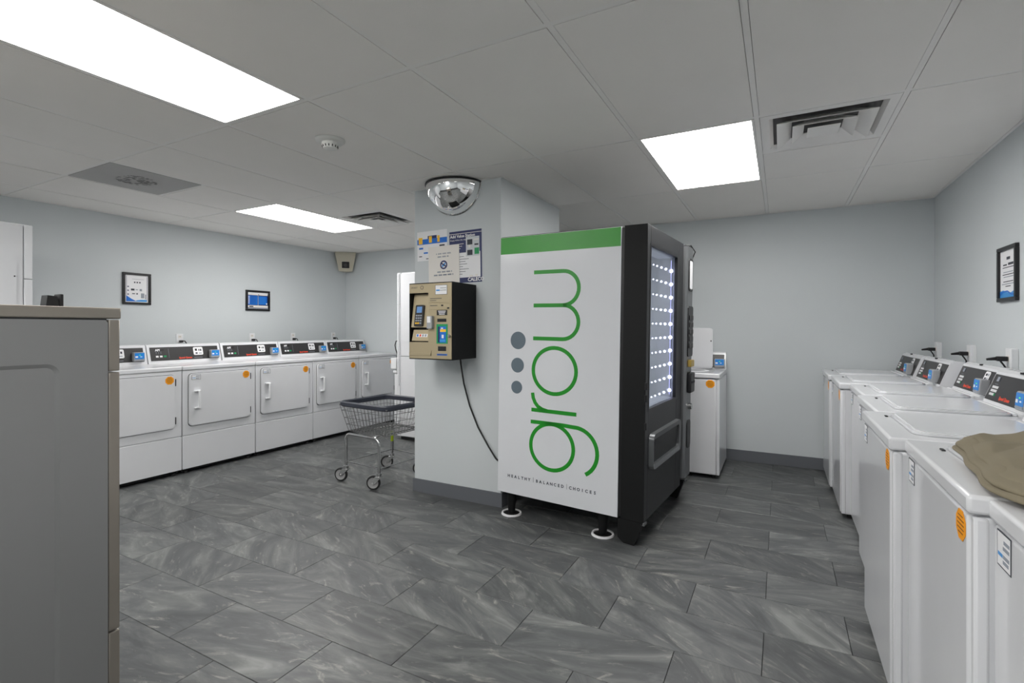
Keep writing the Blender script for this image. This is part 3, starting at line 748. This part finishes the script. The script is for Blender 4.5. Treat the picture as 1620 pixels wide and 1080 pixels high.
MB().cyl((.92, -.028, .70), (.92, -.052, .70), .022, seg=18).build('lock_barrel', 'chrome', cs)
# door hinges / handle on the near side, cables on top
for zc in (.86, .93, .70): MB().cyl((-.004, -.004, zc - .02), (-.004, -.004, zc + .02), .007, seg=8).build('hinge_pin', 'black_plastic', V)
MB().tube([(.99, .05, ZT - .01), (.99, .03, ZT + .016), (1.0, -.01, ZT + .012), (1.05, -.03, ZT - .03), (1.06, .0, ZT - .10), (1.022, .03, ZT - .12)], .004, 6).build('cable', 'black_plastic', V)
MB().box(.955, 1.015, -.012, .06, ZT - .012, ZT + .012, bev=.004).build('cable_clip', 'black_plastic', V)
# legs, floor cups, front skids
for lx, ly in ((.06, .27), (.06, .93), (.93, .27), (.93, .93)):
    zf = -ly * TILT
    MB().cyl((lx, ly, zf + .012), (lx, ly, ZB + .01), .024, .034, seg=16).build('leg', 'black_metal', V)
    cup = MB().lathe([(0, .010), (.035, .010), (.05, .006), (.058, .004)], (lx, ly, zf), 28).build('floor_cup', 'black_plastic', V)
    MB().lathe([(.056, .003), (.058, .011), (.067, .011), (.070, .0), (.056, .0)], (lx, ly, zf), 32).build('cup_rim', 'paper', cup)
for lx in (.0, WV - .05):
    MB().prism([(.004, ZB - .002), (.155, ZB - .002), (.155, .03), (.12, .004), (.055, .0)], lx + .002, lx + .05, 'yz').build('skid', 'black_metal', V, smooth=False)
    MB().box(lx + .002, lx + .05, -.004, .02, ZB - .02, ZB - .003, bev=.002).build('skid_cap', 'strip_grey', V)

# ------------------------------------------------------------------ payment kiosk on the pillar
kx0, kx1, ky, kz0, kz1 = -2.308, -1.942, 2.782, 1.046, 1.576
K = thing('payment_station', (kx0, ky, kz0), 0, 'black and champagne wall-mounted payment station with keypad on the pillar', 'payment kiosk')
w, h, d = kx1 - kx0, kz1 - kz0, PY0 - ky - .001
q = MB(); q.box(0, w, .095, d, 0, h, bev=.004).box(0, .006, .004, .1, 0, h).box(w - .006, w, .004, .1, 0, h).box(.006, w - .006, .004, .1, 0, .006).box(.006, w - .006, .004, .1, h - .006, h)
q.build('housing', 'black_metal', K)
# face with an opening at the left
ox0, ox1, oz0, oz1 = .004, .168, .120, .460
fz = MB(); e = .004
fz.box(e, w - e, 0, .012, oz1, h - .006, bev=.003).box(e, w - e, 0, .012, .006, oz0, bev=.003).box(ox1, w - e, 0, .012, oz0 - .004, oz1 + .004, bev=.002)
F = fz.build('face_plate', 'champagne', K)
MB().box(.006, ox1 + .02, .06, .095, oz0, oz1).build('recess_back', 'black_plastic', K, smooth=False)
# tilted terminal deck and keypad terminal
q = MB().prism([(.045, .455), (.090, .455), (.085, .222), (.010, .222)], .012, ox1 - .002, 'yz'); q.build('terminal_deck', 'champagne', K, smooth=False)
lean = math.atan2(-.035, .233)
term = MB().prism(rrect(-.036, .036, 0, .150, .008), -.001, -.016).build('card_terminal', 'black_plastic', K, (.082, .012, .228), (lean * 1.0, 0, 0))
q = MB().box(-.022, .022, -.0175, -.016, .095, .138, m=0)
for a in range(3):
    for b in range(4): q.box(-.026 + a * .019, -.012 + a * .019, -.018, -.016, .016 + b * .018, .026 + b * .018, m=(3 if b == 0 and a < 2 else 1))
q.build('terminal_keys', ['screen_blue', 'ink_light', 'red', 'yellow'], term, smooth=False)
MB().box(.03, .14, .038, .047, .365, .372).box(.075, .09, .034, .047, .372, .382).build('card_slot', 'seam', K, smooth=False)
q = MB().prism([(.028, .205), (.075, .205), (.070, .128), (.006, .128)], .020, ox1 - .002, 'yz'); dk = q.build('lower_deck', 'champagne', K, smooth=False)
ln2 = math.atan2(-.022, .077)
q = MB().box(.052, .150, -.0012, 0, .028, .05, m=0)
for k, mm in enumerate((1, 2, 3, 3)): q.box(.058 + k * .023, .072 + k * .023, -.002, -.0012, .031, .047, m=mm)
q.build('card_logos', ['paper', 'blue', 'red', 'ink_light'], dk, (0, .006, .128), (ln2, 0, 0), smooth=False)
MB().box(.004, .195, -.004, 0, .028, .045, bev=.001, seg=1).box(.190, .195, -.004, 0, .028, .062).build('tray_lip', 'champagne', F)
def plate(nm, x0, x1, z0, z1, y, mats, deco=()):
    q = MB().box(x0 - kx0, x1 - kx0, -y, 0, z0 - kz0, z1 - kz0, bev=min(.001, y / 3), seg=1)
    for k_, (a, b, c, dd, m_) in enumerate(deco): q.box(x0 - kx0 + a * (x1 - x0), x0 - kx0 + b * (x1 - x0), -y - .0005 - .0001 * k_, -y + .0002, z0 - kz0 + c * (z1 - z0), z0 - kz0 + dd * (z1 - z0), m=m_)
    return q.build(nm, mats, F, smooth=False)
plate('notice_label', -2.079, -1.980, 1.491, 1.556, .0015, ['paper', 'ink', 'sky_blue'], ((0, 1, .97, 1, 1), (0, 1, 0, .03, 1), (0, .02, 0, 1, 1), (.98, 1, 0, 1, 1), (.08, .38, .38, .52, 2), (.42, .92, .66, .70, 1), (.42, .92, .42, .46, 1)))
plate('engraved_strip', -2.130, -1.954, 1.437, 1.478, .003, ['champagne', 'ink'], ((.05, .6, .62, .72, 1), (.05, .35, .3, .38, 1)))
plate('engraved_strip', -2.130, -1.954, 1.388, 1.431, .003, ['champagne', 'ink', 'seam'], ((.05, .4, .62, .72, 1), (.58, .68, .55, .78, 2), (.86, .96, .12, .35, 2)))
p = plate('black_notice', -2.067, -1.980, 1.350, 1.385, .001, ['black_plastic'])
for k in range(3): MB().box(-2.055 - kx0 + .004 * k, -1.992 - kx0 - .004 * k, -.0018, -.001, .309 + .010 * (2 - k), .314 + .010 * (2 - k)).build('print_line', 'paper', p, smooth=False)
plate('bill_slot', -2.062, -1.987, 1.305, 1.327, .002, ['black_plastic', 'seam'], ((.08, .92, .35, .65, 1),))
plate('card_dispenser', -2.069, -1.976, 1.157, 1.290, .002, ['green', 'blue', 'navy', 'yellow', 'paper', 'sky_blue'], ((.14, .86, .06, .88, 1), (.14, .3, .06, .88, 2), (.34, .86, .60, .74, 3), (.42, .60, .76, .82, 4), (.48, .66, .28, .46, 4), (.3, .8, .1, .22, 5)))
plate('receipt_slot', -2.056, -1.989, 1.108, 1.139, .002, ['black_plastic', 'seam'], ((.1, .9, .3, .75, 1),))
plate('blue_label', -2.065, -1.980, 1.077, 1.088, .001, ['blue', 'navy'], ((.05, .9, .3, .7, 1),))
MB().box(-2.133 - kx0, -2.090 - kx0, -.028, 0, 1.259 - kz0, 1.346 - kz0, bev=.003).build('card_reader_box', 'reader_grey', F)
MB().box(-2.128 - kx0, -2.100 - kx0, -.0285, -.028, 1.30 - kz0, 1.342 - kz0).build('reader_label', 'paper', F, smooth=False)
MB().cyl((w - .018, 0, .165), (w - .018, -.012, .165), .010, seg=14).box(w - .022, w - .014, -.016, -.012, .155, .175).build('lock', 'chrome', F)
q = MB().text('SMART', .02, -.0006, .492, .018); q.build('maker_print', 'ink', F, smooth=False)
MB().lathe([(.010, 0), (.013, 0), (.013, .001), (.010, .001)], (0, 0, 0), 20).build('ring_emblem', 'ink', F, (.115, 0, .498), (R(90), 0, 0))
o = MB().tube([Vector((-2.055, 3.05, 1.048)) + Vector((0, 0, 0)), (-2.053, 3.055, 1.0), (-2.035, 3.066, .86), (-1.99, 3.074, .70), (-1.92, 3.076, .55), (-1.83, 3.074, .42), (-1.765, 3.065, .345), (-1.70, 3.07, .30), (-1.69, 3.2, .2)], .006, 8).build('power_cable', 'black_plastic')
tag(o, 'black cable hanging from the payment station down to the vending machine', 'cable')

# ------------------------------------------------------------------ posters on the pillar
def flat(name, label, cat, x0, x1, z0, z1, y, mats, deco, rot=0, texts=(), th=.0012):
    w, h = x1 - x0, z1 - z0
    q = MB().box(0, w, -th, 0, 0, h)
    for k_, (a, b, c, d, m_) in enumerate(deco): q.box(a * w, b * w, -th - .0003 - .00006 * k_, -th + .0002, c * h, d * h, m=m_)
    for (s_, a, c, sz, m_, bo) in texts: q.text(s_, a * w, -th - .0026, c * h, sz, m_, bold=bo)
    o = q.build(name, mats, None, (x0, y, z0), (0, rot, 0), smooth=False)
    return tag(o, label, cat)
L1 = [(.0, 1, .56 + 0, .74, 1), (.36, .66, .74, .84, 2), (.05, .18, .58, .80, 3), (.40, .50, .60, .82, 3), (.68, .76, .60, .82, 3), (.06, .2, .40, .46, 1), (.3, .4, .05, .08, 4), (.06, .16, .14, .17, 4), (.22, .36, .24, .29, 1), (.75, .92, .45, .50, 4), (.5, .8, .30, .32, 4)]
o = flat('instruction_poster', 'white instruction poster with a blue band on the pillar, left of the sign', 'poster', -2.478, -2.198, 1.778, 2.002, PY0 - .0005, ['paper', 'blue', 'navy', 'yellow', 'ink'], L1, R(-.8))
D2 = [(0, 1, .58, 1, 1), (0, 1, 0, .10, 1), (.955, 1, .10, .58, 1), (0, 1, .945, .955, 2), (.52, .93, .50, .87, 3), (.56, .72, .72, .82, 4), (.56, .72, .52, .62, 4), (.60, .66, .66, .71, 2), (.78, .92, .53, .65, 5), (.78, .9, .70, .73, 4), (.76, .92, .80, .82, 2)]
for k in range(3): D2.append((.03, .45 - .05 * k, .745 - .045 * k, .755 - .045 * k, 2))
for k in range(8): D2.append((.03, (.45, .6, .5, .55, .42, .6, .5, .4)[k], .50 - .048 * k, .508 - .048 * k, 4))
D2 += [(.62, .72, .11, .14, 2), (.8, .86, .115, .15, 2)]
flat('value_station_poster', 'navy and white poster titled Add Value Station on the pillar', 'poster', -2.174, -1.892, 1.594, 1.977, PY0 - .0005, ['paper', 'navy', 'paper_warm', 'interior_grey', 'ink', 'green'], D2, R(-.8),
     [('Add Value Station', .03, .875, .030, 0, .0008), ('Simply follow the steps', .03, .815, .016, 0, 0), ('CALECO', .57, .025, .036, 0, .0012)])
S3 = []
for (z, a, b) in ((.78, .26, .74), (.70, .28, .70), (.30, .26, .78), (.22, .18, .84)):
    n = int((b - a) / .03)
    for k in range(n):
        if (k * 7 + int(z * 100)) % 5 != 0: S3.append((a + k * .03, a + k * .03 + .022, z, z + .035, 1))
o = flat('paper_sign', 'white paper sign with a blue round symbol above the payment station', 'sign', -2.366, -2.084, 1.592, 1.878, PY0 - .004, ['paper_warm', 'ink_light'], S3, R(-1.2))
MB().lathe([(.022, 0), (.033, 0), (.033, .0008), (.022, .0008)], (0, 0, 0), 28).build('symbol_ring', 'navy', o, (.141, -.0012, .143), (R(90), 0, 0))
MB().prism([(-.022, .008), (-.016, .016), (.022, -.008), (.016, -.016)], -.0012, -.0020).build('symbol_bar', 'navy', o, (.141, 0, .143), smooth=False)
MB().prism([(-.018, -.006), (-.010, -.018), (.018, .006), (.010, .018)], -.0012, -.0016).build('symbol_fill', 'sky_blue', o, (.141, 0, .143), smooth=False)

# ------------------------------------------------------------------ framed notices
def framed(loc, rz, w, h, label, art, b=.022):
    t = thing('picture_frame', loc, rz, label, 'framed notice', 'black framed notices')
    q = MB(); d = .018
    q.box(-w / 2, w / 2, -d, 0, 0, b, bev=.003).box(-w / 2, w / 2, -d, 0, h - b, h, bev=.003).box(-w / 2, -w / 2 + b, -d, 0, b, h - b, bev=.003).box(w / 2 - b, w / 2, -d, 0, b, h - b, bev=.003)
    q.build('frame', 'frame_black', t)
    iw, ih = w - 2 * b, h - 2 * b
    q = MB().box(-iw / 2, iw / 2, -.006, -.001, b, h - b)
    lay = [0]
    def bx(a, c, e, f, m_):
        lay[0] += 1; q.box(-iw / 2 + a * iw, -iw / 2 + c * iw, -.0062 - .00012 * lay[0], -.0058, b + e * ih, b + f * ih, m=m_)
    def poly(pts, m_):
        lay[0] += 1; q.prism([(-iw / 2 + a * iw, b + c * ih) for a, c in pts], -.0058, -.0062 - .00012 * lay[0], m=m_)
    art(bx, poly)
    q.build('print', ['paper', 'navy', 'blue', 'ink', 'ink_light', 'sky_blue', 'paper_warm'], t, smooth=False)
    return t
def art1(bx, poly):
    bx(.05, .065, .03, .97, 1); bx(.93, .945, .03, .97, 1)
    for k in range(3): bx(.38 + .11 * k, .44 + .11 * k, .71, .76, 3)
    bx(.25, .40, .43, .50, 3); bx(.62, .72, .42, .50, 4); bx(.45, .55, .45, .48, 4)
    for k in range(3): bx(.1, .16, .55 - .14 * k, .59 - .14 * k, 1)
    bx(.30, .42, .30, .33, 3); bx(.48, .54, .29, .34, 3); bx(.68, .82, .16, .34, 4); bx(.86, .9, .12, .3, 4); bx(.3, .8, .85, .86, 4)
    poly([(.05, .03), (.50, .03), (.40, .07), (.28, .12), (.15, .19), (.05, .24)], 2); poly([(.40, .03), (.93, .03), (.93, .10), (.70, .10), (.5, .075)], 5)
def art2(bx, poly):
    bx(0, 1, .0, .9, 1); bx(.02, .48, .24, .80, 2); bx(.53, .95, .26, .78, 2); bx(.50, .515, .2, .9, 0); bx(0, 1, .07, .21, 6); bx(.08, .28, .10, .17, 3); bx(.02, .5, .83, .9, 6); bx(.55, .98, .83, .9, 6)
    for k in range(6): bx(.03, .10, .30 + .085 * k, .34 + .085 * k, 0); bx(.56, .84, .32 + .085 * k, .335 + .085 * k, 5); bx(.12, .40, .31 + .085 * k, .325 + .085 * k, 1)
    bx(.9, .96, .28, .36, 0); bx(0, 1, .01, .03, 0)
def art3(bx, poly):
    bx(.40, .62, .80, .86, 3); bx(.18, .42, .68, .71, 3); bx(.50, .82, .68, .73, 3)
    for k, (a, c, z) in enumerate(((.15, .85, .63), (.2, .8, .53), (.15, .85, .48), (.22, .82, .43), (.2, .8, .33), (.12, .88, .28), (.35, .65, .23))): bx(a, c, z, z + .016, 4 if k % 2 else 3)
    poly([(0, .0), (1, .0), (1, .16), (.8, .12), (.6, .08), (.4, .12), (.2, .16), (0, .14)], 5); poly([(0, .04), (.2, .10), (.45, .12), (.7, .05), (1, .03), (1, .06), (.7, .08), (.45, .15), (.2, .14), (0, .12)], 2)
framed((XL, 2.585, 1.492), R(90), .244, .305, 'black framed portrait notice on the left wall above the dryers', art1)
framed((XL, 3.865, 1.471), R(90), .313, .242, 'black framed landscape notice with blue print on the left wall', art2, b=.024)
framed((XR, 3.718, 1.409), R(-90), .262, .305, 'black framed portrait notice on the right wall above the washers', art3)

# ------------------------------------------------------------------ outlets and plugs
for k, (yy, l) in enumerate(((2.98, 'leftmost of the four'), (3.79, 'second from the left of four'), (4.355, 'third from the left of four'), (5.015, 'closest to the back left corner'))):
    t = thing('wall_outlet', (XL, yy, 1.10), R(90), 'white wall outlet on the left wall, ' + l, 'outlet', 'outlets on the left wall')
    MB().box(-.035, .035, -.007, 0, -.01, .105, bev=.003).build('cover_plate', 'plastic_white', t)
    MB().prism(rrect(-.017, .017, .060, .09, .008), -.007, -.009).build('socket', 'paper_warm', t)
    MB().box(-.008, -.005, -.0095, -.009, .070, .082).box(.005, .008, -.0095, -.009, .070, .082).build('slots', 'seam', t, smooth=False)
    p = thing('power_plug', (XL + .009, yy + .004, 1.115), R(90), 'black plug in the left wall outlet, ' + l, 'plug', 'plugs on the left wall')
    MB().box(-.016, .016, -.03, 0, 0, .024, bev=.006).build('plug_body', 'black_plastic', p)
    MB().tube([(.01, -.02, .018), (.03, -.03, .014), (.045, -.03, -.01), (.05, -.025, -.06), (.05, -.02, -.14)], .005, 7).build('cord', 'black_plastic', p)
for k, (yy, l) in enumerate(((5.065, 'closest to the back right corner'), (4.282, 'in the middle'), (3.637, 'nearest the right edge of the photo'))):
    t = thing('wall_outlet', (XR, yy, 1.03), R(-90), 'white raised outlet box on the right wall, ' + l, 'outlet', 'outlet boxes on the right wall')
    MB().box(-.04, .04, -.030, 0, -.02, .122, bev=.003).build('box', 'plastic_white', t)
    MB().prism(rrect(-.018, .018, .050, .085, .008), -.030, -.033).build('socket', 'paper_warm', t)
    p = thing('power_plug', (XR - .0335, yy, 1.096), R(-90), 'black plug in the right wall outlet box, ' + l, 'plug', 'plugs on the right wall')
    MB().box(-.017, .017, -.045, 0, -.012, .014, bev=.005).cyl((0, -.045, .001), (0, -.085, -.004), .010, .006, seg=10).build('plug_body', 'black_plastic', p)
    MB().tube([(0, -.03, -.008), (0, -.02, -.024), (0, -.008, -.045), (0, -.008, -.16)], .0045, 7).build('cord', 'black_plastic', p)

# ------------------------------------------------------------------ wedge camera in the corner
t = thing('security_camera', (XL, YB, 2.065), R(45), 'beige wedge-shaped security camera in the back left ceiling corner', 'security camera')
# local -y looks out of the corner after the turn
q = MB()
def tri(hw, fd, z): return [(-hw, -fd, z), (hw, -fd, z), (hw * .35, -.035, z), (-hw * .35, -.035, z)]
vs = tri(.09, .16, 0) + tri(.135, .215, .225) ; vs += tri(.14, .22, .26)
fs = [(3, 2, 1, 0), (8, 9, 10, 11)]
for k in range(2):
    for i in range(4): j = (i + 1) % 4; fs.append((4 * k + i, 4 * k + j, 4 * k + 4 + j, 4 * k + 4 + i))
q.add(vs, fs).build('housing', 'beige', t, smooth=False)
ln = math.atan2(-.055, .225)
wd = MB().prism(rrect(-.05, .05, .045, .135, .008), .001, -.004).build('window_bezel', 'black_plastic', t, (0, -.16, 0), (-ln, 0, 0))
MB().lathe([(0, .012), (.022, .008), (.026, 0)], (0, 0, 0), 18).build('lens', 'console_dark', wd, (0, -.004, .09), (R(90), 0, 0))

# ------------------------------------------------------------------ laundry cart
C = thing('laundry_cart', (-2.905, 3.215, 0), R(-6), 'chrome wire laundry cart with dark blue rim standing beside the pillar', 'cart')
bx0, bx1, by0, by1 = -.235, .165, -.225, .275
rx, ry, zr, zb_ = .28, .255, .665, .415
# rim bumper: rounded band
def rring(hx, hy, r_, z, n=5): return [(x, y, z) for x, y in rrect(-hx, hx, -hy, hy, r_, n)]
q = MB(); rings = [rring(rx, ry, .05, zr - .045), rring(rx + .014, ry + .014, .06, zr - .035), rring(rx + .014, ry + .014, .06, zr - .010), rring(rx, ry, .05, zr), rring(rx - .012, ry - .012, .04, zr - .008), rring(rx - .012, ry - .012, .04, zr - .04)]
n = len(rings[0]); vs = sum(rings, []); fs = []
for k in range(6):
    for i in range(n): j = (i + 1) % n; p = ((k + 1) % 6) * n; fs.append((k * n + i, k * n + j, p + j, p + i))
q.add(vs, fs).build('rim_bumper', 'vinyl_navy', C, ang=50)
# wire basket
q = MB(); qx0, qx1, qy0, qy1 = -.235, .205, -.20, .225; r_ = .0022
def side_w(a, b, c, d, n):
    for i in range(n + 1):
        t_ = i / n; q.tube([Vector(a).lerp(Vector(b), t_), Vector(c).lerp(Vector(d), t_)], r_, 5)
T = [(-rx, -ry, zr - .03), (rx, -ry, zr - .03), (rx, ry, zr - .03), (-rx, ry, zr - .03)]
Bt = [(qx0, qy0, zb_), (qx1, qy0, zb_), (qx1, qy1, zb_), (qx0, qy1, zb_)]
for i in range(4):
    j = (i + 1) % 4; side_w(T[i], T[j], Bt[i], Bt[j], 13)
for f_ in (.0, .22, .5, .75, 1.0):
    q.tube([Vector(T[i]).lerp(Vector(Bt[i]), f_) for i in range(4)], r_ * (1.5 if f_ in (0, 1) else 1), 5, closed=True)
for i in range(1, 13):
    y_ = qy0 + (qy1 - qy0) * i / 13; q.tube([(qx0, y_, zb_), (qx1, y_, zb_)], r_, 5)
for i in range(1, 13):
    x_ = qx0 + (qx1 - qx0) * i / 13; q.tube([(x_, qy0, zb_), (x_, qy1, zb_)], r_, 5)
q.build('wire_basket', 'wire_metal', C, stuff=True)
for yy in (by0, by1):
    pth = [(bx0, yy, .125), (bx0, yy, .34)] + [(bx0 + .05 - .05 * math.cos(R(a)), yy, .345 + .05 * math.sin(R(a))) for a in range(15, 91, 15)] + [(bx1 - .05 + .05 * math.sin(R(a)), yy, .345 + .05 * math.cos(R(a))) for a in range(0, 76, 15)] + [(bx1, yy, .34), (bx1, yy, .125)]
    MB().tube(pth, .012, 12).build('leg_frame', 'chrome', C)
q = MB()
for xx in (-.16, .09): q.tube([(xx, by0, .400), (xx, by1, .400)], .006, 8)
q.build('basket_support', 'chrome', C)
q = MB(); q.tube([(bx0, by0, .165), (bx1, by0, .165), (bx1, by1, .165), (bx0, by1, .165)], .0055, 8, closed=True)
q.build('lower_brace', 'chrome', C)
MB().cyl((bx0, by1, .24), (bx0, by1, .33), .0135, seg=14).build('lime_tape', 'tape_lime', C)
def caster(x, y, yaw):
    c = MB()
    c.cyl((0, 0, .105), (0, 0, .13), .02, seg=14).box(-.022, .022, -.022, .03, .098, .106, bev=.002)
    for sx in (-1, 1): c.prism([(-.022, .102), (.03, .102), (.058, .062), (.046, .045), (.030, .050)], sx * .018 - .0015, sx * .018 + .0015, 'yz')
    c.cyl((-.023, .045, .055), (.023, .045, .055), .007, seg=10)
    c = c.build('caster', 'chrome', C, (x, y, 0), (0, 0, yaw))
    def wl(prof, nm, m):
        MB().lathe(prof, (0, 0, 0), 28).build(nm, m, c, (0, .045, .0555), (0, R(90), 0))
    wl([(.042, -.012), (.051, -.012), (.0555, -.006), (.0555, .006), (.051, .012), (.042, .012)], 'tyre', 'rubber')
    wl([(.0, -.011), (.012, -.013), (.014, -.008), (.034, -.008), (.043, -.012)], 'hub', 'wheel_grey'); wl([(.043, .012), (.034, .008), (.014, .008), (.012, .013), (0, .011)], 'hub', 'wheel_grey')
caster(bx0, by0, R(115)); caster(bx1, by0, R(120)); caster(bx0, by1, R(130)); caster(bx1, by1, R(120))

# ------------------------------------------------------------------ khaki garment on the washers
from mathutils import noise as NZ
def garment(outline, c, z0, label, name, layers):
    t = thing(name, (0, 0, 0), 0, label, 'clothing')
    for li, (sc, dz, hh, rise, nm, off) in enumerate(layers):
        q = MB(); K = 40; n = len(outline); vs = []
        fr = [(1.0, 0.0), (1.006, .3), (1.004, .65), (.993, .92)] + [(.985 * (1 - k / K), 1.0) for k in range(K)]
        for (f, hf) in fr:
            for i, (x, y) in enumerate(outline):
                px = c[0] + (x - c[0]) * f * sc + off[0]; py = c[1] + (y - c[1]) * f * sc + off[1]
                a = px * .8 - py * .6; b_ = px * .6 + py * .8
                w1 = NZ.noise(Vector((px * 4, py * 4, li * 3.1)))
                fold = abs(math.sin(a * 13 + 2.6 * w1 + li)) ** .7 * .016 + abs(math.sin(b_ * 9 + 3 * w1)) ** 3 * .010
                wr = NZ.noise(Vector((px * 17, py * 13, li + 4))) * .005 + NZ.noise(Vector((px * 42, py * 36, li))) * .0018
                inn = min(1, max(0, (1 - f) * 7))
                up = rise * max(0, min(1, (px - .44) / .32)) ** 1.2 * min(1, max(0, (1 - f) * 2.2))
                vs.append((px, py, z0 + dz + hh * hf + inn * max(-hh * .4, fold + wr) + up))
        fs = []
        for k in range(len(fr) - 1):
            for i in range(n): j = (i + 1) % n; fs.append((k * n + i, k * n + j, (k + 1) * n + j, (k + 1) * n + i))
        last = (len(fr) - 1) * n
        fs.append([last + i for i in range(n)]); fs.append(list(range(n - 1, -1, -1)))
        q.add(vs, fs).build(nm, 'khaki', t, ang=70)
    return t
def smooth_loop(pts, it=3):
    for _ in range(it):
        o = []
        for i in range(len(pts)):
            a, b = pts[i], pts[(i + 1) % len(pts)]; o += [(a[0] * .75 + b[0] * .25, a[1] * .75 + b[1] * .25), (a[0] * .25 + b[0] * .75, a[1] * .25 + b[1] * .75)]
        pts = o
    return pts
def wavy(pts, amp, f):
    return [(x + amp * math.sin(f * y + 2 * x * f), y + amp * math.cos(f * x * 1.3)) for x, y in pts]
out = wavy(smooth_loop([(.440, 1.88), (.430, 1.80), (.425, 1.70), (.405, 1.58), (.392, 1.47), (.40, 1.38), (.44, 1.30), (.55, 1.23), (.72, 1.22), (.84, 1.32), (.85, 1.62), (.80, 1.84), (.68, 1.95), (.56, 1.95), (.48, 1.92)], 2), .005, 22)
garment(out, (.62, 1.58), .9145, 'khaki garment lying folded on the washer tops at the right edge', 'khaki_garment',
        [(1.0, .0, .008, .01, 'under_layer', (0, 0)), (.985, .010, .009, .02, 'middle_layer', (.006, .010)), (.95, .021, .008, .075, 'upper_layer', (.016, .030))])
